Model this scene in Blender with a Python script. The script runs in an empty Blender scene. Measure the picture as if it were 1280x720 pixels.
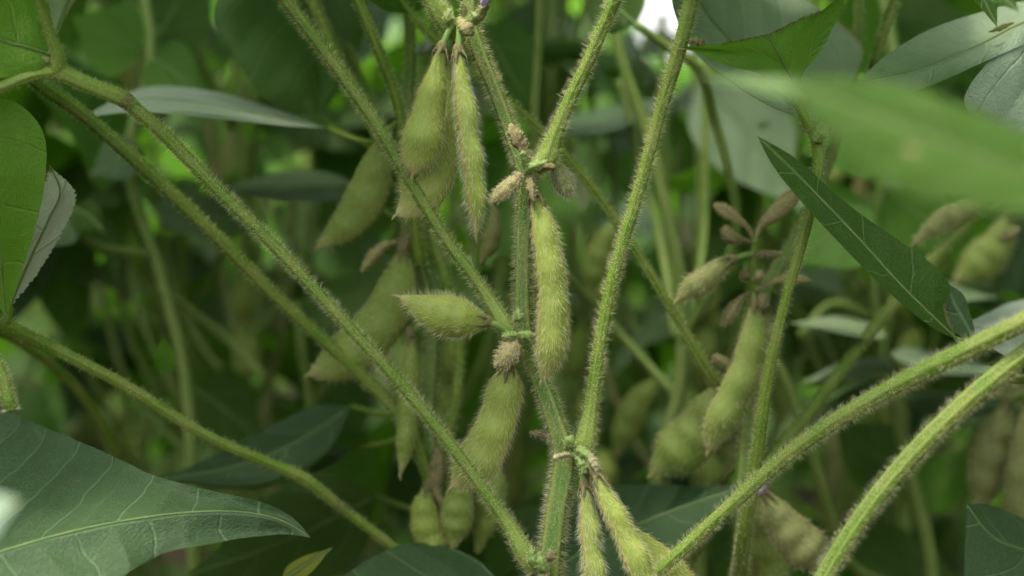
import bpy, math, random
import numpy as np
from mathutils import Vector, Matrix, Euler

random.seed(7)
rng = np.random.default_rng(11)
S = bpy.context.scene
PI = math.pi

# ------------------------------------------------------------------ camera
CAM = np.array([0.0, 0.0, 0.45]); PITCH = math.radians(8.0)
FOCAL, SENSOR, FOCUS, FSTOP = 50.0, 36.0, 0.372, 6.0
cd = bpy.data.cameras.new('camera'); co = bpy.data.objects.new('camera', cd); S.collection.objects.link(co)
co.location = CAM; co.rotation_euler = (PI/2 - PITCH, 0, 0)
cd.lens = FOCAL; cd.sensor_width = SENSOR; cd.clip_start = 0.01; cd.clip_end = 300
cd.dof.use_dof = True; cd.dof.focus_distance = FOCUS; cd.dof.aperture_fstop = FSTOP; cd.dof.aperture_blades = 7
S.camera = co
# ------------------------------------------------------------------ world, sun, exposure
SUN_EL, SUN_AZ = math.radians(70), math.radians(-115)     # azimuth from +Y towards +X
w = bpy.data.worlds.new('World'); S.world = w; w.use_nodes = True
nt = w.node_tree; nt.nodes.clear()
sky = nt.nodes.new('ShaderNodeTexSky'); sky.sky_type = 'NISHITA'; sky.sun_disc = False
sky.sun_elevation = SUN_EL; sky.sun_rotation = SUN_AZ; sky.air_density = 1.0; sky.dust_density = 2.5; sky.ozone_density = 0.3
hs = nt.nodes.new('ShaderNodeHueSaturation'); hs.inputs['Saturation'].default_value = 0.12   # cloud-grey sky
bg = nt.nodes.new('ShaderNodeBackground'); bg.inputs[1].default_value = 0.15
ow = nt.nodes.new('ShaderNodeOutputWorld')
nt.links.new(sky.outputs[0], hs.inputs['Color']); nt.links.new(hs.outputs[0], bg.inputs[0]); nt.links.new(bg.outputs[0], ow.inputs[0])
sd = bpy.data.lights.new('sun', 'SUN'); sd.energy = 1.5; sd.angle = math.radians(14); sd.color = (1, .92, .74)
so = bpy.data.objects.new('sun', sd); S.collection.objects.link(so)
sdir = Vector((math.cos(SUN_EL)*math.sin(SUN_AZ), math.cos(SUN_EL)*math.cos(SUN_AZ), math.sin(SUN_EL)))
so.rotation_euler = sdir.to_track_quat('Z', 'Y').to_euler(); so.location = (0, 0, 5)
S.view_settings.view_transform = 'Standard'; S.view_settings.look = 'None'; S.view_settings.exposure = 1.68; S.view_settings.gamma = 1
S.cycles.use_denoising = True
S.cycles.max_bounces = 6; S.cycles.diffuse_bounces = 3; S.cycles.transmission_bounces = 4; S.cycles.transparent_max_bounces = 4
S.cycles.caustics_reflective = False; S.cycles.caustics_refractive = False
S.cycles.use_adaptive_sampling = True; S.cycles.adaptive_threshold = .02

# ------------------------------------------------------------------ coordinates
AX_R = np.array([1.0, 0, 0]); AX_F = np.array([0, math.cos(PITCH), -math.sin(PITCH)]); AX_U = np.array([0, math.sin(PITCH), math.cos(PITCH)])
K = SENSOR / FOCAL / 1280.0
def P(px, py, d):
    "a point of the field: direction seen from the photographer's place and its depth in metres"
    return CAM + d*(AX_F + (px-640)*K*AX_R - (py-360)*K*AX_U)
def W(w, d): return w*K*d
def N(r, u, b):
    v = r*AX_R + u*AX_U - b*AX_F
    return v/np.linalg.norm(v)
def proj(p):
    q = np.asarray(p) - CAM; d = q@AX_F
    return 640 + (q@AX_R)/(d*K), 360 - (q@AX_U)/(d*K), d
def nrm(a):
    a = np.asarray(a, float); return a/np.maximum(np.linalg.norm(a, axis=-1, keepdims=True), 1e-12)

# ------------------------------------------------------------------ materials
def mat(name, build):
    m = bpy.data.materials.new(name); m.use_nodes = True; t = m.node_tree; t.nodes.clear()
    out = t.nodes.new('ShaderNodeOutputMaterial'); t.links.new(build(t), out.inputs[0]); return m
def nd(t, k, **kw):
    n = t.nodes.new(k)
    for a, b in kw.items():
        if a.startswith('i_'):
            key = a[2:]; n.inputs[int(key) if key.isdigit() else key].default_value = b
        else: setattr(n, a, b)
    return n
def mth(t, op, a, b=None, c=None, clamp=False):
    n = t.nodes.new('ShaderNodeMath'); n.operation = op; n.use_clamp = clamp
    for i, x in enumerate((a, b, c)):
        if x is None: continue
        if isinstance(x, (int, float)): n.inputs[i].default_value = x
        else: t.links.new(x, n.inputs[i])
    return n.outputs[0]
def mixc(t, f, a, b, mode='MIX'):
    n = t.nodes.new('ShaderNodeMix'); n.data_type = 'RGBA'; n.blend_type = mode
    for s, x in ((n.inputs[0], f), (n.inputs[6], a), (n.inputs[7], b)):
        if isinstance(x, (int, float)): s.default_value = x
        elif isinstance(x, tuple): s.default_value = (*x, 1)
        else: t.links.new(x, s)
    return n.outputs[2]
def attr(t, name): return nd(t, 'ShaderNodeAttribute', attribute_name=name).outputs['Fac']
def noise(t, vec, scale, detail=3, out='Fac'):
    n = nd(t, 'ShaderNodeTexNoise'); n.inputs['Scale'].default_value = scale; n.inputs['Detail'].default_value = detail
    if vec is not None: t.links.new(vec, n.inputs['Vector'])
    return n.outputs[out]
def ramp(t, f, lo, hi):
    n = nd(t, 'ShaderNodeMapRange'); n.inputs[1].default_value = lo; n.inputs[2].default_value = hi; t.links.new(f, n.inputs[0]); return n.outputs[0]
def bump(t, h, dist, st=1.0, prev=None):
    n = nd(t, 'ShaderNodeBump'); n.inputs['Distance'].default_value = dist; n.inputs['Strength'].default_value = st
    t.links.new(h, n.inputs['Height'])
    if prev is not None: t.links.new(prev, n.inputs['Normal'])
    return n.outputs[0]
def prin(t, col, rough, spec=.4, nor=None, **kw):
    n = nd(t, 'ShaderNodeBsdfPrincipled')
    if isinstance(col, tuple): n.inputs['Base Color'].default_value = (*col, 1)
    else: t.links.new(col, n.inputs['Base Color'])
    if isinstance(rough, float): n.inputs['Roughness'].default_value = rough
    else: t.links.new(rough, n.inputs['Roughness'])
    n.inputs['Specular IOR Level'].default_value = spec
    if nor is not None: t.links.new(nor, n.inputs['Normal'])
    for k, v in kw.items(): n.inputs[k].default_value = v
    return n.outputs[0]
def mixs(t, f, a, b):
    n = nd(t, 'ShaderNodeMixShader')
    if isinstance(f, float): n.inputs[0].default_value = f
    else: t.links.new(f, n.inputs[0])
    t.links.new(a, n.inputs[1]); t.links.new(b, n.inputs[2]); return n.outputs[0]

def leaf_mat(name, top, under, trans, tfac=.35, vein=(.20, .28, .10), vstr=.6, rough=.42, fine=True, brown=(.26, .19, .10)):
    def b(t):
        uv = nd(t, 'ShaderNodeUVMap').outputs[0]
        sep = nd(t, 'ShaderNodeSeparateXYZ'); t.links.new(uv, sep.inputs[0]); x, y = sep.outputs[0], sep.outputs[1]
        oi = nd(t, 'ShaderNodeObjectInfo').outputs['Random']
        ay = mth(t, 'ABSOLUTE', y)
        side = mth(t, 'GREATER_THAN', y, 0.0)
        wob = mth(t, 'MULTIPLY', mth(t, 'SUBTRACT', noise(t, uv, 60, 2), .5), .006)
        c = mth(t, 'SUBTRACT', x, mth(t, 'MULTIPLY', ay, .75))
        c = mth(t, 'ADD', c, mth(t, 'ADD', wob, mth(t, 'MULTIPLY', mth(t, 'MULTIPLY', ay, ay), -6.0)))
        c = mth(t, 'ADD', mth(t, 'DIVIDE', c, .018), mth(t, 'MULTIPLY', side, .5))
        d = mth(t, 'ABSOLUTE', mth(t, 'SUBTRACT', mth(t, 'FRACT', c), .5))          # 0 on a side vein
        sv = mth(t, 'SUBTRACT', 1.0, ramp(t, d, .008, .036), clamp=True)
        mr = mth(t, 'SUBTRACT', 1.0, ramp(t, ay, .0003, .0009), clamp=True)
        v = mth(t, 'MAXIMUM', mth(t, 'MULTIPLY', sv, .75), mr)
        vo = nd(t, 'ShaderNodeTexVoronoi', feature='DISTANCE_TO_EDGE'); vo.inputs['Scale'].default_value = 620; t.links.new(uv, vo.inputs['Vector'])
        vo2 = nd(t, 'ShaderNodeTexVoronoi', feature='DISTANCE_TO_EDGE'); vo2.inputs['Scale'].default_value = 1500; t.links.new(uv, vo2.inputs['Vector'])
        cell = ramp(t, vo.outputs[0], 0.0, .12); cell2 = ramp(t, vo2.outputs[0], 0.0, .2)
        n1 = noise(t, uv, 35, 4)
        geo = nd(t, 'ShaderNodeNewGeometry').outputs['Backfacing']
        bc = mixc(t, geo, top, under)
        bc = mixc(t, ramp(t, n1, .3, .75), mixc(t, .0, bc, bc), mixc(t, 1.0, bc, (.72, .80, .72), 'MULTIPLY'))
        bc = mixc(t, mth(t, 'MULTIPLY', oi, .55), bc, mixc(t, 1.0, bc, (1.35, 1.22, .85), 'MULTIPLY'))
        if fine: bc = mixc(t, mth(t, 'MULTIPLY', mth(t, 'SUBTRACT', 1.0, cell), .18), bc, vein)
        bc = mixc(t, mth(t, 'MULTIPLY', v, vstr), bc, vein)
        spot = mth(t, 'GREATER_THAN', noise(t, uv, 130, 1), .775)
        br = mth(t, 'MAXIMUM', attr(t, 'brown'), mth(t, 'MULTIPLY', spot, .5))
        bc = mixc(t, br, bc, brown)
        h = mth(t, 'ADD', mth(t, 'MULTIPLY', cell, .22), mth(t, 'MULTIPLY', v, -.9))
        h = mth(t, 'ADD', h, mth(t, 'MULTIPLY', d, 1.6))
        nb = bump(t, h, .0006, .8)
        if fine: nb = bump(t, cell2, .00012, .6, nb)
        p = prin(t, bc, rough, .38, nb)
        tr = nd(t, 'ShaderNodeBsdfTranslucent'); t.links.new(nb, tr.inputs[1])
        tc = mixc(t, mth(t, 'MULTIPLY', v, .55), trans, (trans[0]*1.8, trans[1]*1.4, trans[2]*2))
        tc = mixc(t, br, tc, (.1, .06, .02)); t.links.new(tc, tr.inputs[0])
        return mixs(t, tfac, p, tr.outputs[0])
    return mat(name, b)
M = {}
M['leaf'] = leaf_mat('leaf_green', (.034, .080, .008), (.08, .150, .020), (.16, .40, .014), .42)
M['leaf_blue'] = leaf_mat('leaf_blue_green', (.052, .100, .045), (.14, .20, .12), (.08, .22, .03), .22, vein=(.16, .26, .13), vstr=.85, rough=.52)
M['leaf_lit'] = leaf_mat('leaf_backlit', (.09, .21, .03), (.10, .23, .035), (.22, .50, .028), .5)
M['leaf_pale'] = leaf_mat('leaf_pale_underside', (.42, .48, .42), (.44, .50, .44), (.14, .24, .08), .2, vein=(.42, .46, .34), vstr=.5)
M['leaf_grey'] = leaf_mat('leaf_grey_green', (.25, .33, .25), (.25, .33, .25), (.07, .17, .04), .15, vein=(.36, .44, .27), vstr=.8)  # sky reflection on the leaf tops is painted into this grey
M['leaf_white'] = leaf_mat('leaf_silvery_underside', (.60, .64, .58), (.60, .64, .58), (.2, .25, .15), .15, vein=(.5, .55, .42), vstr=.4)
M['leaf_brightened'] = leaf_mat('leaf_brightened_green', (.16, .33, .045), (.17, .34, .055), (.28, .56, .03), .4, vein=(.26, .38, .12))  # lighter leaf copy: light falling on these leaves is put into the colour
M['leaf_front'] = leaf_mat('leaf_matt_green', (.055, .130, .006), (.055, .130, .006), (.15, .33, .010), .4, rough=.75)
M['leaf_mid'] = leaf_mat('leaf_mid_green', (.12, .20, .075), (.13, .21, .08), (.15, .33, .04), .3, rough=.6)
M['leaf_yellow'] = leaf_mat('leaf_yellowing', (.28, .30, .03), (.30, .32, .05), (.4, .4, .03), .3)

def stem_mat(name, body, ridge, pale, rough=.5):
    def b(t):
        uv = nd(t, 'ShaderNodeUVMap').outputs[0]
        mp = nd(t, 'ShaderNodeMapping'); mp.inputs['Scale'].default_value = (1.0, .12, 1); t.links.new(uv, mp.inputs[0])
        n1 = noise(t, mp.outputs[0], 1600, 3); n2 = noise(t, uv, 90, 3)
        c = mixc(t, ramp(t, n1, .35, .7), mixc(t, 1.0, body, (.62, .70, .55), 'MULTIPLY'), body)
        c = mixc(t, mth(t, 'MULTIPLY', ramp(t, n2, .4, .75), .5), c, (.30, .27, .09))
        c = mixc(t, mth(t, 'MULTIPLY', ramp(t, noise(t, uv, 420, 2), .70, .76), .7), c, (.13, .09, .05))
        c = mixc(t, mth(t, 'MULTIPLY', attr(t, 'seam'), .55), c, ridge)
        c = mixc(t, attr(t, 'pale'), c, pale)
        c = mixc(t, attr(t, 'brown'), c, (.12, .075, .045))
        nb = bump(t, n1, .00025, .6)
        return prin(t, c, rough, .35, nb, **{'Subsurface Weight': .12, 'Subsurface Scale': .002, 'Subsurface Radius': (.4, 1, .2)})
    return mat(name, b)
M['petiole'] = stem_mat('petiole_green', (.135, .225, .020), (.24, .33, .07), (.27, .36, .08))
M['dry_stem'] = stem_mat('straw_coloured_stalk', (.30, .29, .13), (.34, .32, .16), (.3, .3, .15))
M['bud'] = stem_mat('bud_green', (.19, .29, .075), (.30, .36, .14), (.34, .36, .16))
M['vein'] = stem_mat('vein_green', (.13, .215, .075), (.2, .28, .10), (.2, .28, .10))
M['stem'] = stem_mat('stem_green', (.11, .215, .034), (.33, .33, .12), (.27, .32, .10))
M['stem_far'] = stem_mat('stem_distant', (.20, .30, .075), (.30, .36, .12), (.28, .32, .12))
M['dry'] = stem_mat('dried_tissue', (.38, .32, .17), (.22, .16, .08), (.50, .44, .28), .8)
M['husk'] = stem_mat('brown_husk', (.19, .155, .08), (.28, .24, .13), (.40, .36, .22), .8)
M['purple'] = stem_mat('purple_petal', (.42, .28, .55), (.5, .4, .6), (.5, .4, .6), .6)

def pod_mat(name, body, seam, tip, yellow):
    def b(t):
        uv = nd(t, 'ShaderNodeUVMap').outputs[0]
        n1 = noise(t, uv, 260, 4); n2 = noise(t, uv, 70, 2)
        mp = nd(t, 'ShaderNodeMapping'); mp.inputs['Scale'].default_value = (1, .25, 1); mp.inputs['Rotation'].default_value = (0, 0, .5); t.links.new(uv, mp.inputs[0])
        n3 = noise(t, mp.outputs[0], 1400, 3)
        c = mixc(t, ramp(t, n2, .35, .7), body, yellow)
        c = mixc(t, mth(t, 'MULTIPLY', ramp(t, n3, .35, .7), .45), c, mixc(t, 1.0, body, (.55, .68, .5), 'MULTIPLY'))
        c = mixc(t, mth(t, 'MULTIPLY', ramp(t, n1, .58, .8), .35), c, (.36, .28, .12))
        c = mixc(t, mth(t, 'MULTIPLY', attr(t, 'seam'), .85), c, seam)
        c = mixc(t, mth(t, 'MULTIPLY', attr(t, 'pale'), .8), c, tip)
        c = mixc(t, attr(t, 'brown'), c, (.16, .09, .06))
        nb = bump(t, n3, .0003, .7, bump(t, n1, .0004, .4))
        return prin(t, c, .55, .3, nb, **{'Subsurface Weight': .2, 'Subsurface Scale': .003, 'Subsurface Radius': (.7, 1, .25)})
    return mat(name, b)
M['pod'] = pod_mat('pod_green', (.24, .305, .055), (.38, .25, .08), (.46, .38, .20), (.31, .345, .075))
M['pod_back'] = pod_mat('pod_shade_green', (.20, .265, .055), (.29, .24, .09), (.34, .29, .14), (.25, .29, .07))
M['pod_dry'] = pod_mat('pod_brownish', (.23, .24, .085), (.22, .17, .07), (.34, .30, .17), (.27, .27, .11))

def hair_mat(name, col, tr=.6):
    def b(t):
        p = prin(t, col, .45, .4)
        x = nd(t, 'ShaderNodeBsdfTranslucent'); x.inputs[0].default_value = (*col, 1)
        return mixs(t, tr, p, x.outputs[0])
    return mat(name, b)
M['hair'] = hair_mat('hair_straw', (.93, .90, .66)); M['hair_gold'] = hair_mat('hair_golden', (.93, .88, .66)); M['hair_white'] = hair_mat('hair_silver', (.95, .95, .84))

def soil(t):
    co_ = nd(t, 'ShaderNodeTexCoord').outputs['Object']
    n1 = noise(t, co_, 14, 6); n2 = noise(t, co_, 120, 5)
    c = mixc(t, ramp(t, n1, .35, .7), (.022, .015, .011), (.070, .042, .030)); c = mixc(t, mth(t, 'MULTIPLY', n2, .5), c, (.08, .055, .04))
    return prin(t, c, .9, .2, bump(t, n2, .004, 1.0, bump(t, n1, .02, .8)))
M['soil'] = mat('soil', soil)

# ------------------------------------------------------------------ mesh helpers
def mesh(name, V, quads=None, tris=None, m=None, uv=None, attrs=None, smooth=True):
    me = bpy.data.meshes.new(name); V = np.asarray(V, np.float32)
    loops = []; starts = []; tot = []; n = 0
    q = np.zeros((0, 4), np.int32) if quads is None or len(quads) == 0 else np.asarray(quads, np.int32)
    r = np.zeros((0, 3), np.int32) if tris is None or len(tris) == 0 else np.asarray(tris, np.int32)
    L = np.concatenate([q.ravel(), r.ravel()])
    me.vertices.add(len(V)); me.vertices.foreach_set('co', V.ravel())
    me.loops.add(len(L)); me.loops.foreach_set('vertex_index', L)
    st = np.concatenate([np.arange(len(q))*4, len(q)*4 + np.arange(len(r))*3]).astype(np.int32)
    me.polygons.add(len(st)); me.polygons.foreach_set('loop_start', st)
    me.polygons.foreach_set('use_smooth', np.full(len(st), smooth))
    if uv is not None:
        l = me.uv_layers.new(name='UVMap'); l.data.foreach_set('uv', np.asarray(uv, np.float32)[L].ravel())
    for k, a in (attrs or {}).items():
        at = me.attributes.new(k, 'FLOAT', 'POINT'); at.data.foreach_set('value', np.asarray(a, np.float32).ravel())
    me.update(calc_edges=True)
    if m is not None: me.materials.append(m)
    return me
def merge(parts):
    V, Q, T, UV, A = [], [], [], [], {}
    off = 0; keys = set(k for p in parts for k in p[4])
    for v, q, t, uv, a in parts:
        V.append(v); Q.append(np.asarray(q, int).reshape(-1, 4)+off); T.append(np.asarray(t, int).reshape(-1, 3)+off); UV.append(uv)
        for k in keys: A.setdefault(k, []).append(a.get(k, np.zeros(len(v))))
        off += len(v)
    return np.concatenate(V), np.concatenate(Q), np.concatenate(T), np.concatenate(UV), {k: np.concatenate(x) for k, x in A.items()}
def link(name, me, parent=None, loc=None):
    o = bpy.data.objects.new(name, me); S.collection.objects.link(o)
    if parent is not None:
        o.parent = parent
        root = parent
        while root.parent: root = root.parent
        o.location = -Vector(root.location) if parent == root else (0, 0, 0)
    return o
def thing(name, label, cat, loc, group=None):
    o = bpy.data.objects.new(name, None); S.collection.objects.link(o); o.location = loc; o.empty_display_size = .05
    o['label'] = label; o['category'] = cat
    if group: o['group'] = group
    return o
def catmull(pts, n):
    pts = np.asarray(pts, float)
    if len(pts) == 2: return pts[0] + (pts[1]-pts[0])*np.linspace(0, 1, n)[:, None]
    seg = np.linalg.norm(np.diff(pts[:, :3], axis=0), axis=1)**.5 + 1e-9
    tk = np.concatenate([[0], np.cumsum(seg)])
    e0 = 2*pts[0]-pts[1]; e1 = 2*pts[-1]-pts[-2]
    p = np.vstack([e0, pts, e1]); tt = np.concatenate([[-seg[0]], tk, [tk[-1]+seg[-1]]])
    dense = np.linspace(0, tk[-1], n*4); out = []
    for u in dense:
        i = min(max(np.searchsorted(tk, u, side='right')-1, 0), len(seg)-1) + 1
        p0, p1, p2, p3 = p[i-1:i+3]; t0, t1, t2, t3 = tt[i-1:i+3]
        A1 = (t1-u)/(t1-t0)*p0 + (u-t0)/(t1-t0)*p1; A2 = (t2-u)/(t2-t1)*p1 + (u-t1)/(t2-t1)*p2; A3 = (t3-u)/(t3-t2)*p2 + (u-t2)/(t3-t2)*p3
        B1 = (t2-u)/(t2-t0)*A1 + (u-t0)/(t2-t0)*A2; B2 = (t3-u)/(t3-t1)*A2 + (u-t1)/(t3-t1)*A3
        out.append((t2-u)/(t2-t1)*B1 + (u-t1)/(t2-t1)*B2)
    out = np.array(out)
    s = np.concatenate([[0], np.cumsum(np.linalg.norm(np.diff(out[:, :3], axis=0), axis=1))])
    sn = np.linspace(0, s[-1], n)
    return np.stack([np.interp(sn, s, out[:, k]) for k in range(out.shape[1])], 1)

class Sweep:
    "a closed body swept along a curve: petioles, stems, pods, buds"
    def __init__(s, pts, rx, ry=None, side=None, n=40, ring=14, shape='round', seeds=None, amp=.06, phase=0.0, twist=0.0, wob=0.0):
        pts = np.asarray(pts, float); rx = np.asarray(rx, float); ry = rx if ry is None else np.asarray(ry, float)
        c = catmull(np.hstack([pts, rx[:, None], ry[:, None]]), n)
        s.C = c[:, :3]; s.rx = np.maximum(c[:, 3], 1e-5); s.ry = np.maximum(c[:, 4], 1e-5)
        s.T = nrm(np.gradient(s.C, axis=0)); s.n = n; s.ring = ring
        s.L = np.concatenate([[0], np.cumsum(np.linalg.norm(np.diff(s.C, axis=0), axis=1))])
        h = np.array(side if side is not None else (1, .13, .07), float); Ns = []
        for k in range(n):
            h2 = h - (h@s.T[k])*s.T[k]; h2 = nrm(h2); Ns.append(h2)
            if side is None: h = h2
        s.N = np.array(Ns); s.B = np.cross(s.T, s.N)
        if twist:
            a = np.linspace(0, twist, n)[:, None]; s.N, s.B = s.N*np.cos(a)+s.B*np.sin(a), -s.N*np.sin(a)+s.B*np.cos(a)
        th = np.arange(ring)/ring*2*PI; cs, sn = np.cos(th), np.sin(th)
        u = s.L/s.L[-1]
        fx = np.ones((n, ring)); fy = np.ones((n, ring)); seam = np.zeros((n, ring))
        if shape == 'pod':
            sy = np.sign(sn)*np.abs(sn)**1.25
            edge = np.exp(-(sn/.22)**2)
            bx = np.zeros(n); by = np.zeros(n)
            for q in (seeds or (.28, .52, .76)):
                g = np.exp(-((u-q)/.10)**2); by += .62*g; bx += .10*g
            X = s.rx[:, None]*(cs[None]*(1+bx[:, None]) + .05*np.sign(cs)*edge)
            Y = s.ry[:, None]*sy[None]*(.72+by[:, None]*np.abs(sn)[None]**.7)
            seam += edge[None]*np.ones((n, 1))
        elif shape == 'ridge':
            k = 5
            rr = 1 + amp*np.cos(k*th+phase)
            X = s.rx[:, None]*cs*rr; Y = s.ry[:, None]*sn*rr
            seam += np.clip(np.cos(k*th+phase), 0, 1)**3
        elif shape == 'petiole':
            a = (th + phase) % (2*PI); dd = np.abs(a-PI)
            rr = 1 + amp*np.cos(6*th) - .22*np.exp(-(dd/.33)**2) + .10*np.exp(-((dd-.62)/.22)**2)
            X = s.rx[:, None]*cs*rr; Y = s.ry[:, None]*sn*rr
            seam += np.clip(np.exp(-((dd-.62)/.2)**2) + .25*np.clip(np.cos(6*th), 0, 1)**3*(dd > 1), 0, 1)
        else:
            X = s.rx[:, None]*cs; Y = s.ry[:, None]*sn
        if wob:
            ph = rng.uniform(0, 6, 8)
            wv = 1 + wob*(np.sin(u*23+ph[0])[:, None]*np.cos(th+ph[1])[None] + np.sin(u*41+ph[2])[:, None]*np.cos(2*th+ph[3])[None])
            X = X*wv; Y = Y*wv
        s.X, s.Y, s.seam, s.u = X, Y, seam, u
        s.V = s.C[:, None] + X[..., None]*s.N[:, None] + Y[..., None]*s.B[:, None]
        d = nrm(np.roll(s.V, -1, 1)-np.roll(s.V, 1, 1)); tt = np.repeat(s.T[:, None], ring, 1)
        s.Nn = nrm(np.cross(d, tt))
        if ((s.Nn*(s.V-s.C[:, None])).sum() < 0): s.Nn = -s.Nn
    def geo(s, pale=None, brown=None):
        n, r = s.n, s.ring
        V = s.V.reshape(-1, 3); i = np.arange(n-1)[:, None]*r; j = np.arange(r)[None]; j2 = (j+1) % r
        Q = np.stack([i+j, i+j2, i+r+j2, i+r+j], -1).reshape(-1, 4)
        V = np.vstack([V, s.C[0]-s.T[0]*s.rx[0]*.5, s.C[-1]+s.T[-1]*s.rx[-1]*.5]); a, b = n*r, n*r+1
        jj = np.arange(r); T = np.vstack([np.stack([np.full(r, a), (jj+1) % r, jj], -1), np.stack([np.full(r, b), (n-1)*r+jj, (n-1)*r+(jj+1) % r], -1)])
        per = (s.rx.mean()+s.ry.mean())*PI
        uv = np.stack([np.broadcast_to(np.minimum(jj, r-jj)[None]/r*per, (n, r)), np.broadcast_to(s.L[:, None], (n, r))], -1).reshape(-1, 2)
        uv = np.vstack([uv, uv[0], uv[-1]])
        def ex(x):
            x = np.broadcast_to(x, (n, r)) if np.ndim(x) == 2 else np.broadcast_to(np.asarray(x)[:, None], (n, r))
            x = x.reshape(-1); return np.concatenate([x, [x[0]], [x[-1]]])
        A = {'seam': ex(s.seam), 'pale': ex(np.zeros(n) if pale is None else np.interp(s.u, *pale)), 'brown': ex(np.zeros(n) if brown is None else np.interp(s.u, *brown))}
        return V, Q, T, uv, A
    def hair_roots(s, cnt, lo=0.0, hi=1.0, weight=None):
        w = np.clip(s.rx+s.ry, 1e-6, None)*((s.u >= lo) & (s.u <= hi))
        if weight is not None: w = w*np.interp(s.u, *weight)
        cdf = np.cumsum(w); f = np.interp(rng.uniform(0, cdf[-1], cnt), cdf, np.arange(s.n)); f = np.clip(f, 0, s.n-1.001)
        g = rng.uniform(0, s.ring, cnt); i = f.astype(int); j = g.astype(int) % s.ring; fi = (f-i)[:, None]; gj = (g-g.astype(int))[:, None]; j2 = (j+1) % s.ring
        bl = lambda A: (A[i, j]*(1-fi)*(1-gj) + A[i+1, j]*fi*(1-gj) + A[i, j2]*(1-fi)*gj + A[i+1, j2]*fi*gj)
        return bl(s.V), nrm(bl(s.Nn)), s.T[i]

def hairs(P0, Nn, T, length, rad, lean=.5, jit=.3, curve=.5, sag=0.0):
    n = len(P0)
    if np.isscalar(lean): lean = np.full(n, lean)
    d = nrm(Nn + T*lean[:, None] + rng.normal(0, jit, (n, 3)))
    l = length*rng.uniform(.45, 1.15, n)[:, None]
    d2 = nrm(d + T*curve*rng.uniform(.2, 1, (n, 1)) + rng.normal(0, jit*.6, (n, 3)))
    a = P0 - Nn*rad; m = P0 + d*l*.5; e = m + d2*l*.5
    u = nrm(np.cross(d, np.array([.31, .52, .79]))); v = np.cross(d, u)
    V = np.empty((n, 7, 3))
    for k in range(3):
        c = math.cos(k*2*PI/3)*u + math.sin(k*2*PI/3)*v
        V[:, k] = a + c*rad; V[:, 3+k] = m + c*rad*.75
    V[:, 6] = e
    o = np.arange(n)[:, None]*7
    q = np.array([[0, 1, 4, 3], [1, 2, 5, 4], [2, 0, 3, 5]]); t = np.array([[3, 4, 6], [4, 5, 6], [5, 3, 6]])
    return V.reshape(-1, 3), (o[:, None]+q[None]).reshape(-1, 4), (o[:, None]+t[None]).reshape(-1, 3)
def add_hairs(parent, roots, length, rad=5e-5, m='hair', **kw):
    V, Q, T = hairs(*roots, length, rad, **kw)
    o = link('hairs', mesh('hairs', V, Q, T, M[m]), parent); o['kind'] = 'stuff'; return o

# ------------------------------------------------------------------ plant pieces
def pix(pts):
    a = np.array([P(p[0], p[1], p[2]) for p in pts]); return a, np.array([W(p[3], p[2])/2 for p in pts])
def stalk(plant, name, pts, m='petiole', shape='petiole', dens=1.0, hl=.0016, n=None, pale=None, brown=None, phase=None, hm='hair', amp=.06, rad=2.8e-5, ring=None):
    C, r = pix(pts); r = r*.86; L = np.linalg.norm(np.diff(C, axis=0), axis=1).sum()
    sw = Sweep(C, r, n=n or max(12, int(L/.003)), ring=ring or (30 if dens > 0 else 16), shape=shape, amp=amp, phase=rng.uniform(0, 6) if phase is None else phase, wob=.015)
    o = link(name, mesh(name, *sw.geo(pale, brown)[:3], M[m], sw.geo(pale, brown)[3], sw.geo(pale, brown)[4]), plant)
    if dens > 0:
        cnt = int(L*1e3*r.mean()*2e3*3.14*dens*3.6)
        if cnt > 20: add_hairs(o, sw.hair_roots(cnt), hl, rad, hm, lean=rng.normal(.15, .4, cnt), jit=.25, curve=.3)
    return o
def mk(name, geo, m, parent): return link(name, mesh(name, geo[0], geo[1], geo[2], M[m], geo[3], geo[4]), parent)

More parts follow.
